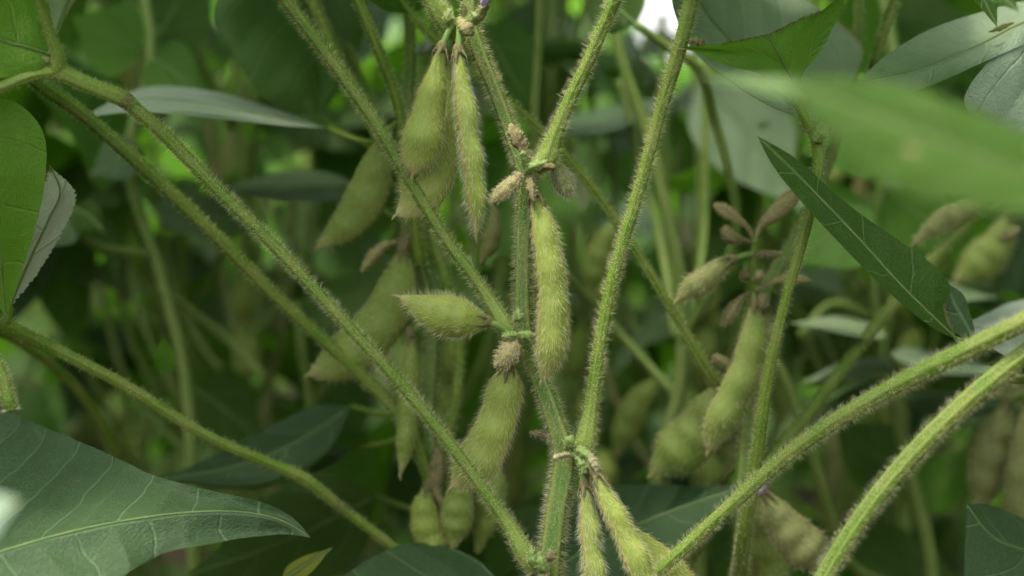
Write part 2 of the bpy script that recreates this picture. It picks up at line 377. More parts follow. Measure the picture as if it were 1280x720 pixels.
def calyx(parent, p, t, r, m='husk', L=None):
    "five narrow sepals round the top of a pod and the short cup that holds them"
    t = nrm(t); L = L or r*3.2; side = nrm(np.cross(t, (.2, .9, .3))); b = np.cross(t, side); G = []
    sw = Sweep([p-t*r*.6, p, p+t*r*1.2], [r*.6, r*.95, r*1.0], n=8, ring=10); G.append(sw.geo())
    for k in range(5):
        a = k*2*PI/5+.4; c = math.cos(a)*side+math.sin(a)*b; q = rng.uniform(.75, 1.2)
        G.append(Sweep([p+t*r*.7+c*r*.8, p+t*L*.55*q+c*r*(1.3), p+t*L*q+c*r*rng.uniform(1.2, 1.9)], [r*.42, r*.34, r*.05], [r*.16, r*.12, r*.04], side=np.cross(t, c), n=7, ring=6).geo())
    return mk('calyx', merge(G), m, parent)
def pod(plant, pts, thick=.45, roll=0.0, dens=1.0, hl=.0023, seeds=None, m='pod', attach=None, cal='husk', hm='hair', n=56, sidev=None, tip=True, name='pod', rad=3.3e-5, lean=1.05, ring=32, palemax=1.0):
    "pts: (px, py, depth, full width) from stalk end to beak"
    C, r = pix(pts); T0 = nrm(C[1]-C[0])
    chord = nrm(C[-1]-C[0]); sd = nrm(np.cross(chord, AX_F)); sd = sd*math.cos(roll) + AX_F*math.sin(roll)
    rr = max(r)
    pr = [C[0]-T0*.0002] + list(C[1:-1]) + [C[-1]]
    sw = Sweep(pr, r, r*thick, side=sd, n=n, ring=ring, shape='pod', seeds=seeds)
    o = mk(name, sw.geo(pale=([0, .05, .12, .86, .95, 1], [.5*palemax, .25*palemax, 0, 0, .5*palemax, palemax])), m, plant)
    # beak
    if tip:
        te = nrm(sw.C[-1]-sw.C[-4]); mk('beak', Sweep([C[-1]-te*r[-1]*.4, C[-1]+te*.0012, C[-1]+te*.0026+sd*.0006], [r[-1]*.55, .00045, .0001], n=8, ring=8).geo(), 'dry' if cal else m, o)
    if attach is not None:
        a = P(*attach[:3]); mk('pedicel', Sweep([a, (a+C[0])/2+np.array([0, -.0006, .0005]), C[0]+T0*.0008], [.0011, .0009, .0011], n=10, ring=10).geo(), 'bud' if cal == 'husk' else m, o)
    if cal: calyx(o, C[0]-T0*.0005, T0, .0016, cal)
    if dens > 0:
        cnt = int(sw.L[-1]*1e3*rr*2e3*4.2*dens)
        add_hairs(o, sw.hair_roots(cnt), hl, rad, hm, lean=lean, jit=.28, curve=.5)
        # stiffer fringe along both seams
        sw2 = sw; k = cnt//9; ii = rng.integers(2, sw.n-1, k); jj = (rng.choice([0, sw.ring//2], k) + rng.integers(-1, 2, k)) % sw.ring
        add_hairs(o, (sw2.V[ii, jj]+rng.normal(0, 1.5e-4, (k, 3)), sw2.Nn[ii, jj], sw2.T[ii]), hl*1.15, rad, 'hair_gold', lean=lean*.6, jit=.25, curve=.3)
    return o
def bud(plant, pts, m='bud', name='bud', dens=0, hl=.001, wob=.16, thick=.8, brown=None, pale=None):
    C, r = pix(pts); sw = Sweep(C, r, r*thick, n=22, ring=14, wob=wob, shape='ridge', amp=.2)
    o = mk(name, sw.geo(pale, brown), m, plant)
    if dens: add_hairs(o, sw.hair_roots(int(dens*200)), hl, 5e-5, 'hair_gold' if m != 'bud' else 'hair', lean=.8, jit=.3)
    return o

def leaf_geo(mid, left, right, nu=60, nv=24, bulge=.0, wave=.0, brownL=None, brownR=None, quilt=.0004, seed=0, chew=0.0):
    r_ = np.random.default_rng(seed)
    m_, l_, r2 = (catmull(np.array(c, float), nu) for c in (mid, left, right))
    lv = np.linspace(-1, 1, nv*2+1); a = np.abs(lv)[None, :, None]
    E = np.where(lv[None, :, None] < 0, l_[:, None], r2[:, None])
    edge = np.abs(lv) > .999
    if chew:
        for side_, C_ in ((0, l_), (1, r2)):
            q = np.abs(np.sin(np.arange(nu)*.9+seed)+.6*np.sin(np.arange(nu)*2.3)+r_.normal(0, .4, nu))*chew
            C_ += nrm(m_-C_)*q[:, None]
        E = np.where(lv[None, :, None] < 0, l_[:, None], r2[:, None])
    V = m_[:, None]*(1-a) + E*a
    side = nrm(r2-l_+1e-9); tan = nrm(np.gradient(m_, axis=0)); nn = nrm(np.cross(tan, side))[:, None]
    hw = np.linalg.norm(E-m_[:, None], axis=2)[..., None]
    s = np.linspace(0, 1, nu)[:, None, None]; L = np.linalg.norm(np.diff(m_, axis=0), axis=1).sum()
    y = np.where(lv[None] < 0, -1, 1)*a[..., 0]*hw[..., 0]; x = np.broadcast_to(s[..., 0]*L, y.shape)
    V = V + nn*(bulge*(a*(1-a))*4*hw)
    ph = r_.uniform(0, 6, 6)
    V = V + nn*wave*(a**1.5)[...]*np.sin(x*170+ph[0]+np.sign(y)*ph[1])[..., None]*np.minimum(1, hw/.01)
    c = (x-.75*np.abs(y)-6*y*y)/.018+.5*(y > 0); fr = c-np.floor(c)
    V = V + nn*(quilt*np.sin(PI*fr)**.7*np.minimum(1, np.abs(y)/.004)*np.minimum(1, (hw[..., 0]-np.abs(y))/.004+.2))[..., None]
    n2 = nv*2+1; i = np.arange(nu-1)[:, None]*n2; j = np.arange(n2-1)[None]
    Q = np.stack([i+j, i+j+1, i+n2+j+1, i+n2+j], -1).reshape(-1, 4)
    br = np.zeros_like(y); u1 = np.linspace(0, 1, nu)
    noi = .7+.6*np.abs(np.sin(u1*57+seed))
    for bb, sg in ((brownL, -1), (brownR, 1)):
        if bb is not None:
            k = np.interp(u1, *bb)*noi
            br += np.where(np.sign(y) == sg, np.clip((np.abs(y)-(hw[..., 0]-.0011*k[:, None]))/.0004, 0, 1)*(k[:, None] > .05), 0)
    return V.reshape(-1, 3), Q, np.zeros((0, 3), int), np.stack([x, y], -1).reshape(-1, 2), {'brown': np.clip(br, 0, 1).ravel()}, (m_, nn[:, 0])
def leafpx(plant, mid, left, right, m='leaf', rib=.0005, flip=False, lbl=None, **kw):
    f = lambda c: [P(*q) for q in c]
    # keep the upper face turned to the sky
    g = leaf_geo(f(mid), f(left), f(right), **kw)
    V, Q, T, uv, A, (mm, nn) = g
    v4 = V[Q[len(Q)//2]]; nq = np.cross(v4[1]-v4[0], v4[3]-v4[0])
    if nq@np.array([0, -.5, 1]) < 0: Q = Q[:, ::-1]
    o = link('leaf', mesh('leaf', V, Q, T, M[m], uv, A), plant)
    if lbl: o['label'] = lbl
    if rib:
        k = len(mm); sw = Sweep(mm[::2], np.linspace(rib, rib*.35, len(mm[::2])), n=k, ring=8)
        link('midrib', mesh('midrib', *sw.geo()[:3], M['vein'], sw.geo()[3], sw.geo()[4]), o)
    return o
def oval(mid0, mid1, w, d=None, sag=0, nw=None, shape=.8, tilt=(0, 0)):
    "outline of a plain leaflet in field coordinates: base, tip, half width in px and depth offset of either edge"
    a, b = np.array(mid0, float), np.array(mid1, float); u = np.linspace(0, 1, 7)
    dv = b[:2]-a[:2]; pn = np.array([dv[1], -dv[0]])/np.linalg.norm(dv)
    tilt = (abs(tilt[0]), -abs(tilt[0])) if pn[1] < 0 else (-abs(tilt[0]), abs(tilt[0]))   # the far edge is the upper one: a leaf shows its face to the sky
    mid = [(*(a[:2]+(b[:2]-a[:2])*t + pn*sag*math.sin(PI*t)), a[2]+(b[2]-a[2])*t) for t in u]
    ww = np.sin(PI*u**(shape*.85))**.95*w*1.08*np.array([1, 1.05, 1, 1, .92, .72, 0])
    L = [(m[0]+pn[0]*x, m[1]+pn[1]*x, m[2]+tilt[0]*x/w) for m, x in zip(mid, ww)]
    R = [(m[0]-pn[0]*x, m[1]-pn[1]*x, m[2]+tilt[1]*x/w) for m, x in zip(mid, ww)]
    return mid, L, R

# ------------------------------------------------------------------ the ground
def build_ground():
    n = 150; g = np.sign(np.linspace(-1, 1, n))*np.abs(np.linspace(-1, 1, n))**3*60
    X, Y = np.meshgrid(g, g+.9); r = np.random.default_rng(3)
    Z = -.012 + .010*np.sin(X*23+np.sin(Y*17)*2)*np.cos(Y*19) + r.normal(0, .005, X.shape)*(np.abs(X) < 4) + .02*np.cos(Y*2*PI/.5)*(np.abs(X) < 8)
    i = np.arange(n-1)[:, None]*n; j = np.arange(n-1)[None]
    Q = np.stack([i+j, i+j+1, i+n+j+1, i+n+j], -1).reshape(-1, 4)
    o = link('ground', mesh('ground', np.stack([X, Y, Z], -1).reshape(-1, 3), Q, None, M['soil'])); o['kind'] = 'structure'
build_ground()

GEOM = True
# ================================================================== the plant in focus
D = .375
base = P(700, 900, .372); base[2] = 0
main = thing('soybean_plant', 'sharp zigzag soybean stem in the centre with hairy green pods hanging at every node', 'soybean plant', (base[0], base[1], 0), 'soybean plants')
C_stem = [(705, 2060, .372, 34), (712, 1500, .372, 34), (690, 1000, .373, 34), (694, 860, .373, 32), (688, 722, .374, 31), (696, 640, .375, 31), (706, 572, .376, 30), (692, 520, .376, 25), (672, 465, .376, 23), (656, 412, .376, 24),
          (654, 340, .376, 21), (656, 270, .376, 21), (656, 212, .376, 24), (640, 170, .377, 19), (618, 110, .378, 18), (597, 58, .378, 20), (588, 20, .379, 19), (592, -40, .380, 17), (612, -140, .381, 16), (590, -260, .382, 14), (610, -380, .383, 10)]
# the foot of the stem is brought straight down to the soil
def main_stem():
    C, r = pix(C_stem); C[0] = (base[0], base[1], -.02); C[1] = (base[0], base[1], .13); C[2] = P(700, 1000, .373); r[0] = r[1] = .0042
    sw = Sweep(C, r, n=230, ring=40, shape='ridge', amp=.085, wob=.015)
    o = mk('stem', sw.geo(), 'stem', main); cnt = 10500
    add_hairs(o, sw.hair_roots(cnt, .45, .9), .0023, 3.2e-5, 'hair_gold', lean=rng.normal(-.1, .3, cnt), jit=.25, curve=-.2)
main_stem()
pv = ([0, .04, .1, 1], [1, .85, 0, 0])
hp = dict(hl=.0022)
A_ = stalk(main, 'petiole', [(668, 712, .375, 22), (655, 690, .3745, 27), (638, 660, .374, 20), (610, 620, .374, 18), (567, 561, .374, 17), (503, 482, .374, 17), (430, 402, .373, 17), (350, 315, .371, 17), (270, 235, .368, 18), (200, 163, .364, 19), (162, 130, .361, 20)],
           pale=([0, .05, .12, 1], [.9, .8, 0, 0]), dens=.75, **hp)
A2_ = stalk(main, 'petiole_tip', [(166, 133, .361, 21), (155, 124, .3605, 24), (120, 110, .358, 22), (90, 97, .356, 23), (70, 88, .355, 26)], pale=([0, .1, 1], [0, .4, .6]), brown=([0, .05, .13, .2, 1], [0, .9, .8, 0, 0]), dens=.6)
stalk(main, 'leaf_stalk', [(70, 90, .355, 24), (74, 72, .353, 20), (64, 45, .35, 15), (52, 5, .346, 13), (45, -40, .34, 12)], pale=([0, .5, 1], [.6, .3, .2]), dens=.4)
stalk(main, 'leaf_stalk', [(72, 90, .355, 22), (40, 94, .352, 17), (0, 110, .35, 15), (-60, 125, .347, 14)], pale=([0, .5, 1], [.6, .3, .2]), dens=.4)
bud(main, [(66, 80, .354, 5), (58, 76, .353, 12), (46, 80, .352, 3)], 'dry', 'stipule')
B_ = stalk(main, 'petiole', [(642, 424, .375, 20), (634, 414, .3745, 27), (617, 384, .374, 21), (597, 353, .3738, 17), (560, 302, .3735, 17), (520, 239, .373, 17), (470, 155, .372, 17), (400, 57, .371, 18), (350, -8, .37, 18), (250, -150, .367, 17), (140, -260, .36, 16)],
           pale=([0, .05, .1, 1], [.9, .7, 0, 0]), dens=.75, **hp)
C2_ = stalk(main, 'petiole', [(722, 572, .375, 20), (730, 556, .3745, 30), (737, 520, .374, 21), (748, 440, .374, 18), (768, 340, .373, 17), (798, 240, .372, 17), (828, 130, .371, 18), (852, 50, .37, 20), (868, -20, .37, 20), (890, -150, .37, 19), (930, -300, .375, 17)],
           pale=([0, .05, .1, 1], [.9, .6, 0, 0]), dens=.75, **hp)
D_ = stalk(main, 'petiole', [(668, 214, .375, 20), (682, 200, .3745, 31), (694, 168, .374, 22), (712, 125, .374, 18), (733, 82, .3735, 18), (752, 38, .373, 18), (772, -8, .372, 19), (810, -100, .37, 18), (870, -240, .36, 16)],
           pale=([0, .05, .1, 1], [.9, .6, 0, 0]), dens=.8, **hp)
E_ = stalk(main, 'petiole', [(580, 50, .376, 14), (566, 40, .3745, 22), (552, 20, .373, 30), (536, -8, .372, 24), (500, -80, .37, 19), (430, -200, .36, 17)], pale=([0, .2, .4, 1], [.8, .6, .2, 0]), dens=.9)
Q1_ = stalk(main, 'petiole', [(700, 862, .373, 24), (722, 826, .3725, 30), (770, 765, .372, 20), (818, 720, .371, 18), (905, 640, .368, 19), (1000, 557, .362, 21), (1095, 496, .355, 23), (1190, 447, .346, 26), (1290, 398, .337, 27), (1400, 340, .325, 30), (1500, 250, .32, 28)],
            pale=([0, .05, .1, 1], [.9, .7, 0, 0]), dens=.85, **hp)
# pods of the top node
pod(main, [(553, 58, .371, 8), (546, 92, .3695, 22), (536, 140, .3685, 39), (526, 182, .368, 45), (519, 205, .3685, 34), (516, 217, .369, 8)], .55, attach=(566, 32, .372), seeds=(.35, .72), roll=.25, dens=.75)
pod(main, [(563, 66, .378, 8), (560, 110, .378, 28), (552, 165, .377, 40), (540, 215, .3765, 50), (518, 252, .376, 44), (497, 268, .376, 8)], .45, attach=(572, 34, .376), seeds=(.4, .62, .82), dens=.8, roll=-.1)
pod(main, [(573, 62, .369, 8), (577, 100, .367, 22), (584, 160, .366, 27), (591, 215, .366, 27), (595, 260, .367, 22), (595, 292, .368, 7)], .95, attach=(576, 26, .371), seeds=(.35, .6, .82), roll=.9, hm='hair_white', dens=1.25)
bud(main, [(574, 22, .371, 6), (583, 36, .369, 20), (590, 44, .369, 6)], 'dry', 'bract', 1, brown=([0, .8, 1], [0, 0, .8]))
bud(main, [(578, 30, .372, 8), (596, 22, .369, 17), (608, 6, .368, 11)], 'bud', 'flower_stalk', 1, brown=([0, .6, 1], [0, .2, .9]))
bud(main, [(603, 8, .368, 6), (608, -2, .367, 13), (612, -16, .367, 14), (612, -30, .367, 4)], 'purple', 'flower')
bud(main, [(566, 26, .371, 6), (560, 24, .370, 11), (563, 12, .370, 4)], 'bud', 'bract', 1)
bud(main, [(580, 20, .370, 4), (579, 14, .370, 9), (577, 4, .369, 3)], 'dry', 'bract')
# node three
pod(main, [(667, 240, .371, 9), (678, 275, .3695, 26), (687, 325, .3685, 33), (692, 375, .3685, 35), (691, 420, .3685, 38), (686, 452, .369, 31), (678, 474, .3695, 8)], .62, attach=(664, 216, .372), seeds=(.22, .42, .62, .82), roll=.42, dens=1.25)
bud(main, [(652, 218, .369, 7), (640, 230, .367, 18), (624, 244, .366, 17), (610, 252, .366, 4)], 'dry', 'dried_pod', 2.2, .0014, brown=([0, .1, .25, 1], [.2, .8, .1, .0]))
bud(main, [(660, 205, .369, 8), (656, 190, .368, 10), (650, 180, .368, 16), (642, 165, .368, 15), (637, 156, .368, 6)], 'dry', 'withered_flower', .6, brown=([0, .3, .5, .7, 1], [0, 0, .9, .3, .3]))
pod(main, [(690, 203, .378, 8), (698, 215, .378, 20), (706, 232, .378, 22), (713, 248, .378, 6)], .8, dens=3.2, m='pod_dry', hm='hair_white', cal=None, n=20, hl=.0018, tip=False, name='young_pod')
bud(main, [(672, 214, .370, 8), (682, 208, .368, 11), (693, 209, .367, 9)], 'husk', 'bract')
bud(main, [(662, 220, .370, 9), (664, 236, .367, 11), (667, 252, .366, 4)], 'husk', 'withered_flower', .4)
bud(main, [(658, 214, .370, 13), (668, 208, .368, 13), (684, 203, .368, 8)], 'bud', 'flower_stalk', .6)
bud(main, [(659, 212, .370, 10), (656, 200, .368, 9), (653, 190, .367, 7)], 'bud', 'flower_stalk', .4)
# node two
pod(main, [(609, 402, .368, 10), (592, 401, .366, 33), (565, 396, .365, 46), (540, 389, .365, 40), (518, 380, .366, 24), (501, 372, .367, 7)], .6, attach=(636, 416, .370), seeds=(.3, .5), roll=.1, dens=1.1, lean=.8)
pod(main, [(636, 456, .377, 10), (634, 474, .378, 34), (628, 502, .379, 42), (616, 540, .380, 44), (600, 570, .381, 50), (583, 592, .382, 46), (566, 608, .383, 8)], .5, attach=(650, 422, .375), seeds=(.22, .5, .76), roll=-.15, dens=.95)
bud(main, [(646, 424, .370, 9), (639, 436, .368, 22), (628, 450, .367, 20), (618, 458, .367, 5)], 'dry', 'dried_pod', 3.4, .0015)
bud(main, [(647, 420, .370, 6), (636, 420, .368, 12), (628, 421, .368, 6)], 'bud', 'bract', .5)
bud(main, [(648, 420, .370, 7), (658, 419, .368, 13), (668, 420, .368, 5)], 'bud', 'bract', .5, brown=([0, .7, 1], [0, 0, .5]))
bud(main, [(652, 402, .372, 4), (648, 396, .370, 11), (648, 386, .370, 3)], 'bud', 'stipule', .5)
# node one
pod(main, [(731, 604, .370, 9), (734, 630, .369, 22), (737, 665, .368, 27), (742, 710, .367, 30), (748, 760, .367, 26), (752, 800, .367, 8)], .85, attach=(722, 574, .371), seeds=(.3, .55, .8), roll=.9, dens=1.25, hm='hair_white')
pod(main, [(744, 590, .367, 9), (757, 620, .366, 24), (777, 660, .365, 28), (798, 705, .364, 33), (815, 750, .364, 28), (826, 785, .364, 8)], .85, attach=(722, 568, .370), seeds=(.3, .55, .8), roll=.7, dens=1.25)
pod(main, [(782, 655, .384, 8), (800, 678, .385, 26), (825, 706, .386, 42), (850, 740, .387, 44), (866, 775, .388, 8)], .5, attach=(740, 600, .378), m='pod', seeds=(.5, .8), dens=.7)
bud(main, [(716, 570, .370, 6), (706, 569, .368, 8), (693, 573, .367, 10)], 'husk', 'flower_stub', .4, pale=([0, .8, 1], [.6, .4, 1]))
bud(main, [(716, 562, .371, 8), (730, 566, .368, 14), (744, 582, .367, 7)], 'bud', 'pod_stalk', .7)
bud(main, [(737, 568, .367, 5), (742, 578, .366, 12), (747, 588, .366, 7)], 'husk', 'bract', .5, pale=([0, 1], [.3, .8]))
bud(main, [(718, 566, .370, 9), (728, 578, .368, 13), (730, 592, .368, 9)], 'bud', 'pod_stalk', .7)
bud(main, [(709, 562, .371, 6), (712, 552, .369, 13), (716, 545, .369, 5)], 'bud', 'stipule', .6)
bud(main, [(690, 548, .381, 4), (676, 543, .381, 9), (662, 541, .381, 4)], 'husk', 'flower_stub', .3)
bud(main, [(672, 712, .370, 8), (666, 700, .368, 13), (664, 682, .368, 5)], 'bud', 'stipule', .6)
bud(main, [(684, 704, .370, 6), (688, 696, .368, 12), (692, 690, .368, 10)], 'husk', 'flower_stub', .6)
bud(main, [(680, 716, .370, 8), (677, 706, .367, 14), (674, 690, .367, 5)], 'bud', 'bract', .6)
bud(main, [(684, 716, .368, 6), (681, 724, .367, 12), (678, 738, .367, 6)], 'husk', 'bract', .6)
# debris caught on the petiole
bud(main, [(862, 50, .366, 4), (872, 52, .365, 12), (880, 60, .365, 11), (884, 62, .365, 3)], 'husk', 'withered_flower', .0, wob=.3)
bud(main, [(846, 61, .366, 2), (858, 61, .3655, 4), (870, 59, .365, 5)], 'dry', 'leaf_thread')
# its leaves at the top left
leafpx(main, [(70, 70, .354), (30, 58, .35), (0, 50, .348), (-50, 25, .34), (-110, -20, .33)], [(70, 70, .354), (68, 20, .356), (60, -40, .358), (-10, -110, .35), (-110, -20, .33)],
       [(70, 70, .354), (50, 92, .352), (10, 97, .35), (-50, 92, .345), (-110, -20, .33)], 'leaf_brightened', seed=1, bulge=.1)
leafpx(main, [(-60, 125, .347), (-30, 200, .352), (-4, 290, .36), (8, 395, .375)], [(-60, 125, .347), (20, 128, .362), (54, 165, .366), (55, 235, .37), (34, 320, .373), (8, 395, .375)],
       [(-60, 125, .347), (-90, 200, .34), (-60, 310, .35), (8, 395, .375)], 'leaf_brightened', seed=2, bulge=.1)
leafpx(main, [(70, 46, .350), (80, 18, .352), (92, -20, .356), (110, -120, .36)], [(70, 46, .350), (62, 10, .348), (50, -60, .345), (110, -120, .36)], [(70, 46, .350), (92, 6, .358), (130, -50, .36), (110, -120, .36)], 'leaf_pale', seed=3, brownR=([0, 1], [.8, .8]))

# ================================================================== left neighbour behind
fx = lambda px, d: P(px, 360, d)[0]
def foot(px, d): p = P(px, 700, d); return (p[0], p[1], 0)
def down(p, q, n=5):
    "control points from the last visible point straight to the soil"
    return p
def stem_to_ground(plant, pts, fp, m='stem', w0=.004, dens=.3, n=90, shape='ridge'):
    C, r = pix(pts); fp = np.array(fp); a = C[-1]
    C = np.vstack([C, (a+fp)/2+np.array([.004, 0, 0]), fp+np.array([0, 0, .05]), fp+np.array([0, 0, -.02])]); r = np.concatenate([r, [w0*.9, w0, w0]])
    sw = Sweep(C, r, n=n, ring=20, shape=shape, amp=.07, wob=.02); o = mk('stem', sw.geo(), m, plant)
    if dens: add_hairs(o, sw.hair_roots(int(6000*dens), 0, .6), .0018, 7e-5, 'hair', lean=.1, jit=.3)
    return o
f = foot(535, .435)
lp = thing('soybean_plant', 'blurred plant behind the crossing petioles, smooth green pods left of the sharp stem', 'soybean plant', f, 'soybean plants')
stem_to_ground(lp, [(470, -260, .46, 12), (500, -120, .45, 14), (512, 60, .445, 15), (505, 200, .44, 16), (512, 290, .438, 20), (540, 400, .438, 18), (535, 520, .436, 20), (548, 640, .435, 22)], f)
bk = dict(dens=.22, rad=5e-5, m='petiole')
stalk(lp, 'petiole', [(512, 292, .438, 18), (505, 240, .435, 15), (478, 180, .43, 15), (455, 140, .43, 15), (425, 75, .43, 15), (388, -8, .43, 16), (350, -100, .43, 15)], **bk)
stalk(lp, 'petiole', [(525, 330, .43, 18), (510, 200, .42, 16), (495, 120, .415, 16), (470, 55, .41, 16), (443, -10, .41, 16), (400, -110, .41, 15)], **bk)
stalk(lp, 'petiole', [(512, 285, .45, 15), (490, 190, .47, 14), (460, 120, .48, 15), (435, 60, .48, 15), (415, -10, .48, 15), (390, -90, .48, 14)], **bk)
stalk(lp, 'petiole', [(545, 610, .435, 22), (500, 520, .43, 19), (455, 472, .428, 19), (410, 430, .425, 18), (350, 375, .42, 18), (260, 285, .412, 19), (170, 200, .405, 20), (100, 140, .40, 20), (55, 108, .395, 22), (0, 60, .39, 20), (-70, 10, .385, 18)], **bk)
stalk(lp, 'petiole', [(542, 600, .436, 18), (570, 500, .43, 15), (573, 430, .43, 15), (558, 350, .43, 15), (542, 290, .43, 15), (560, 150, .43, 14), (600, 0, .43, 14), (620, -80, .43, 14)], **bk)
stalk(lp, 'petiole', [(548, 640, .436, 20), (556, 560, .44, 17), (542, 480, .45, 16), (530, 380, .455, 15), (520, 250, .46, 14), (540, 60, .46, 13), (560, -80, .46, 12)], **bk)
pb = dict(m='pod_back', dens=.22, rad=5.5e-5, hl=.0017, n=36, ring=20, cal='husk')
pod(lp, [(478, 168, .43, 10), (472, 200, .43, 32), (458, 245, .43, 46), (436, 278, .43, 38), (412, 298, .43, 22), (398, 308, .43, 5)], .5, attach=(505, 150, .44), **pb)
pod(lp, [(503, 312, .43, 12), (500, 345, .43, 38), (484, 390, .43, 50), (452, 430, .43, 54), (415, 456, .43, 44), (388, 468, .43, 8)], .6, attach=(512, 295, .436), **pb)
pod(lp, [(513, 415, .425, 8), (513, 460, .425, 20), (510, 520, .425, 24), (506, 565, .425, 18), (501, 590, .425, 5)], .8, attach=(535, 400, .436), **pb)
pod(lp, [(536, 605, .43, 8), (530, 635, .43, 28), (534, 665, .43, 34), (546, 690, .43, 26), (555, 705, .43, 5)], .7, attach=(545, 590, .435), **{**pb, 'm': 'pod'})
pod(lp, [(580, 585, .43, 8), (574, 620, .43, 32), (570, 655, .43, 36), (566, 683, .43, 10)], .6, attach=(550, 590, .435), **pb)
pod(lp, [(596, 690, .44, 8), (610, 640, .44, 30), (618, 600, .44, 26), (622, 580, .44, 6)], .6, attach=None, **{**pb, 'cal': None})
bud(lp, [(500, 303, .432, 7), (482, 306, .43, 12), (465, 322, .43, 18), (452, 340, .43, 5)], 'dry', 'dried_pod', 1)
bud(lp, [(512, 294, .432, 16), (506, 305, .43, 18), (504, 318, .43, 6)], 'husk', 'bract', 1)
bud(lp, [(545, 560, .43, 8), (548, 580, .43, 20), (545, 610, .43, 12), (556, 635, .43, 6)], 'husk', 'withered_flower', 1)
bud(lp, [(600, 330, .44, 6), (612, 300, .44, 22), (618, 270, .44, 14), (612, 250, .44, 4)], 'pod_dry', 'dried_pod')
bud(lp, [(520, 65, .43, 6), (532, 60, .43, 14), (540, 50, .43, 10)], 'leaf_pale', 'flower'); bud(lp, [(475, 60, .43, 4), (470, 52, .43, 10), (460, 42, .43, 5)], 'husk', 'withered_flower')
leafpx(lp, [(410, 160, .45), (340, 146, .448), (260, 130, .446), (180, 124, .444), (100, 147, .44)], [(410, 160, .45), (340, 156, .43), (260, 147, .42), (180, 140, .42), (100, 147, .44)], [(410, 160, .45), (340, 134, .47), (260, 113, .48), (190, 108, .48), (100, 147, .44)], 'leaf_pale', seed=4)
leafpx(lp, *oval((450, 236, .50), (262, 240, .48), 18, sag=-6, tilt=(.03, -.03)), 'leaf_blue', seed=5)
leafpx(lp, [(425, -60, .49), (390, 20, .48), (392, 90, .475), (398, 145, .47)], [(425, -60, .49), (320, -60, .48), (268, 30, .465), (325, 112, .46), (398, 145, .47)], [(425, -60, .49), (460, 0, .48), (440, 90, .48), (398, 145, .47)], 'leaf_mid', seed=6, quilt=.0022, wave=.004, bulge=.2)
leafpx(lp, *oval((440, 508, .47), (190, 598, .44), 30, sag=22, tilt=(.03, -.02)), 'leaf_blue', seed=7, bulge=.15)
leafpx(lp, *oval((440, 560, .47), (200, 600, .45), 18, sag=8, tilt=(.03, -.02)), 'leaf_blue', seed=8)
leafpx(lp, *oval((470, 620, .50), (230, 720, .47), 60, sag=8, tilt=(.03, -.02)), 'leaf', seed=9)
leafpx(lp, *oval((640, 745, .41), (380, 745, .40), 62, sag=0, tilt=(.02, -.02), shape=1), 'leaf_blue', seed=10)
leafpx(lp, *oval((352, 726, .41), (416, 684, .41), 11, tilt=(.0, .0)), 'leaf_yellow', seed=11, lbl='small yellowing leaf blade')
stalk(lp, 'leaf_stalk', [(545, 700, .436, 12), (480, 720, .42, 10), (352, 726, .41, 8)], dens=0)
for a, b in (((398, 145, .47), (500, 200, .44)), ((410, 160, .45), (478, 180, .43)), ((450, 236, .50), (508, 280, .44)), ((440, 508, .47), (520, 520, .437)), ((440, 560, .47), (520, 540, .437)), ((640, 745, .41), (560, 720, .436)), ((470, 620, .5), (545, 640, .436))):
    stalk(lp, 'leaf_stalk', [(*a, 7), ((a[0]+b[0])/2, (a[1]+b[1])/2+4, (a[2]+b[2])/2, 8), (*b, 9)], dens=0)

# ================================================================== right neighbour behind
f = foot(925, .43)
rp = thing('soybean_plant', 'slightly blurred plant right of centre, spike of brown dried pods above green pods', 'soybean plant', f, 'soybean plants')
stem_to_ground(rp, [(1050, -160, .44, 12), (1075, -40, .44, 13), (1062, 120, .44, 13), (1040, 190, .44, 14), (1000, 285, .44, 16), (960, 355, .436, 18), (942, 390, .434, 24), (938, 500, .432, 24), (930, 620, .43, 26), (925, 720, .43, 26)], f)
stalk(rp, 'petiole', [(938, 490, .432, 18), (900, 480, .428, 24), (885, 462, .426, 17), (850, 405, .424, 14), (800, 322, .422, 13), (760, 262, .421, 13), (700, 187, .42, 13), (623, 116, .42, 13), (560, 66, .42, 13), (513, 17, .42, 12), (495, -8, .42, 12)], **bk)
stalk(rp, 'petiole', [(922, 735, .42, 24), (932, 660, .40, 19), (946, 570, .392, 18), (960, 470, .387, 17), (982, 375, .384, 15), (1006, 290, .382, 15), (1021, 222, .380, 15), (1021, 175, .379, 17), (1008, 150, .377, 16), (993, 115, .375, 14)], dens=.5, brown=([0, .7, .75, .8, 1], [0, 0, .25, 0, 0]))
stalk(rp, 'petiole', [(930, 640, .43, 18), (965, 570, .44, 17), (1000, 530, .445, 18), (1050, 465, .45, 18), (1100, 400, .455, 17), (1160, 330, .46, 17), (1240, 248, .465, 16), (1330, 170, .47, 15)], **bk)
bud(rp, [(1016, 176, .378, 9), (1024, 172, .376, 17), (1030, 160, .375, 12), (1034, 150, .375, 3)], 'bud', 'stipule', .8, brown=([0, .8, 1], [0, 0, .4]))
bud(rp, [(1026, 168, .379, 4), (1034, 162, .379, 9), (1040, 150, .379, 3)], 'husk', 'stipule', .3)
pr_ = dict(dens=.40, rad=5e-5, hl=.0019, n=40, ring=24)
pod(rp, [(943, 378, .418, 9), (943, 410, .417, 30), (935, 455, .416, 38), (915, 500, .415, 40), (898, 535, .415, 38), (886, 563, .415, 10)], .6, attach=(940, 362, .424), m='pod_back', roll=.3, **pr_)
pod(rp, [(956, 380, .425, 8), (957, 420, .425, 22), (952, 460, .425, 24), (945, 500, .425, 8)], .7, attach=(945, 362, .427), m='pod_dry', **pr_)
pod(rp, [(905, 478, .44, 10), (893, 505, .44, 40), (872, 540, .44, 54), (842, 570, .44, 54), (815, 592, .44, 8)], .55, attach=(925, 470, .432), m='pod_back', **pr_)
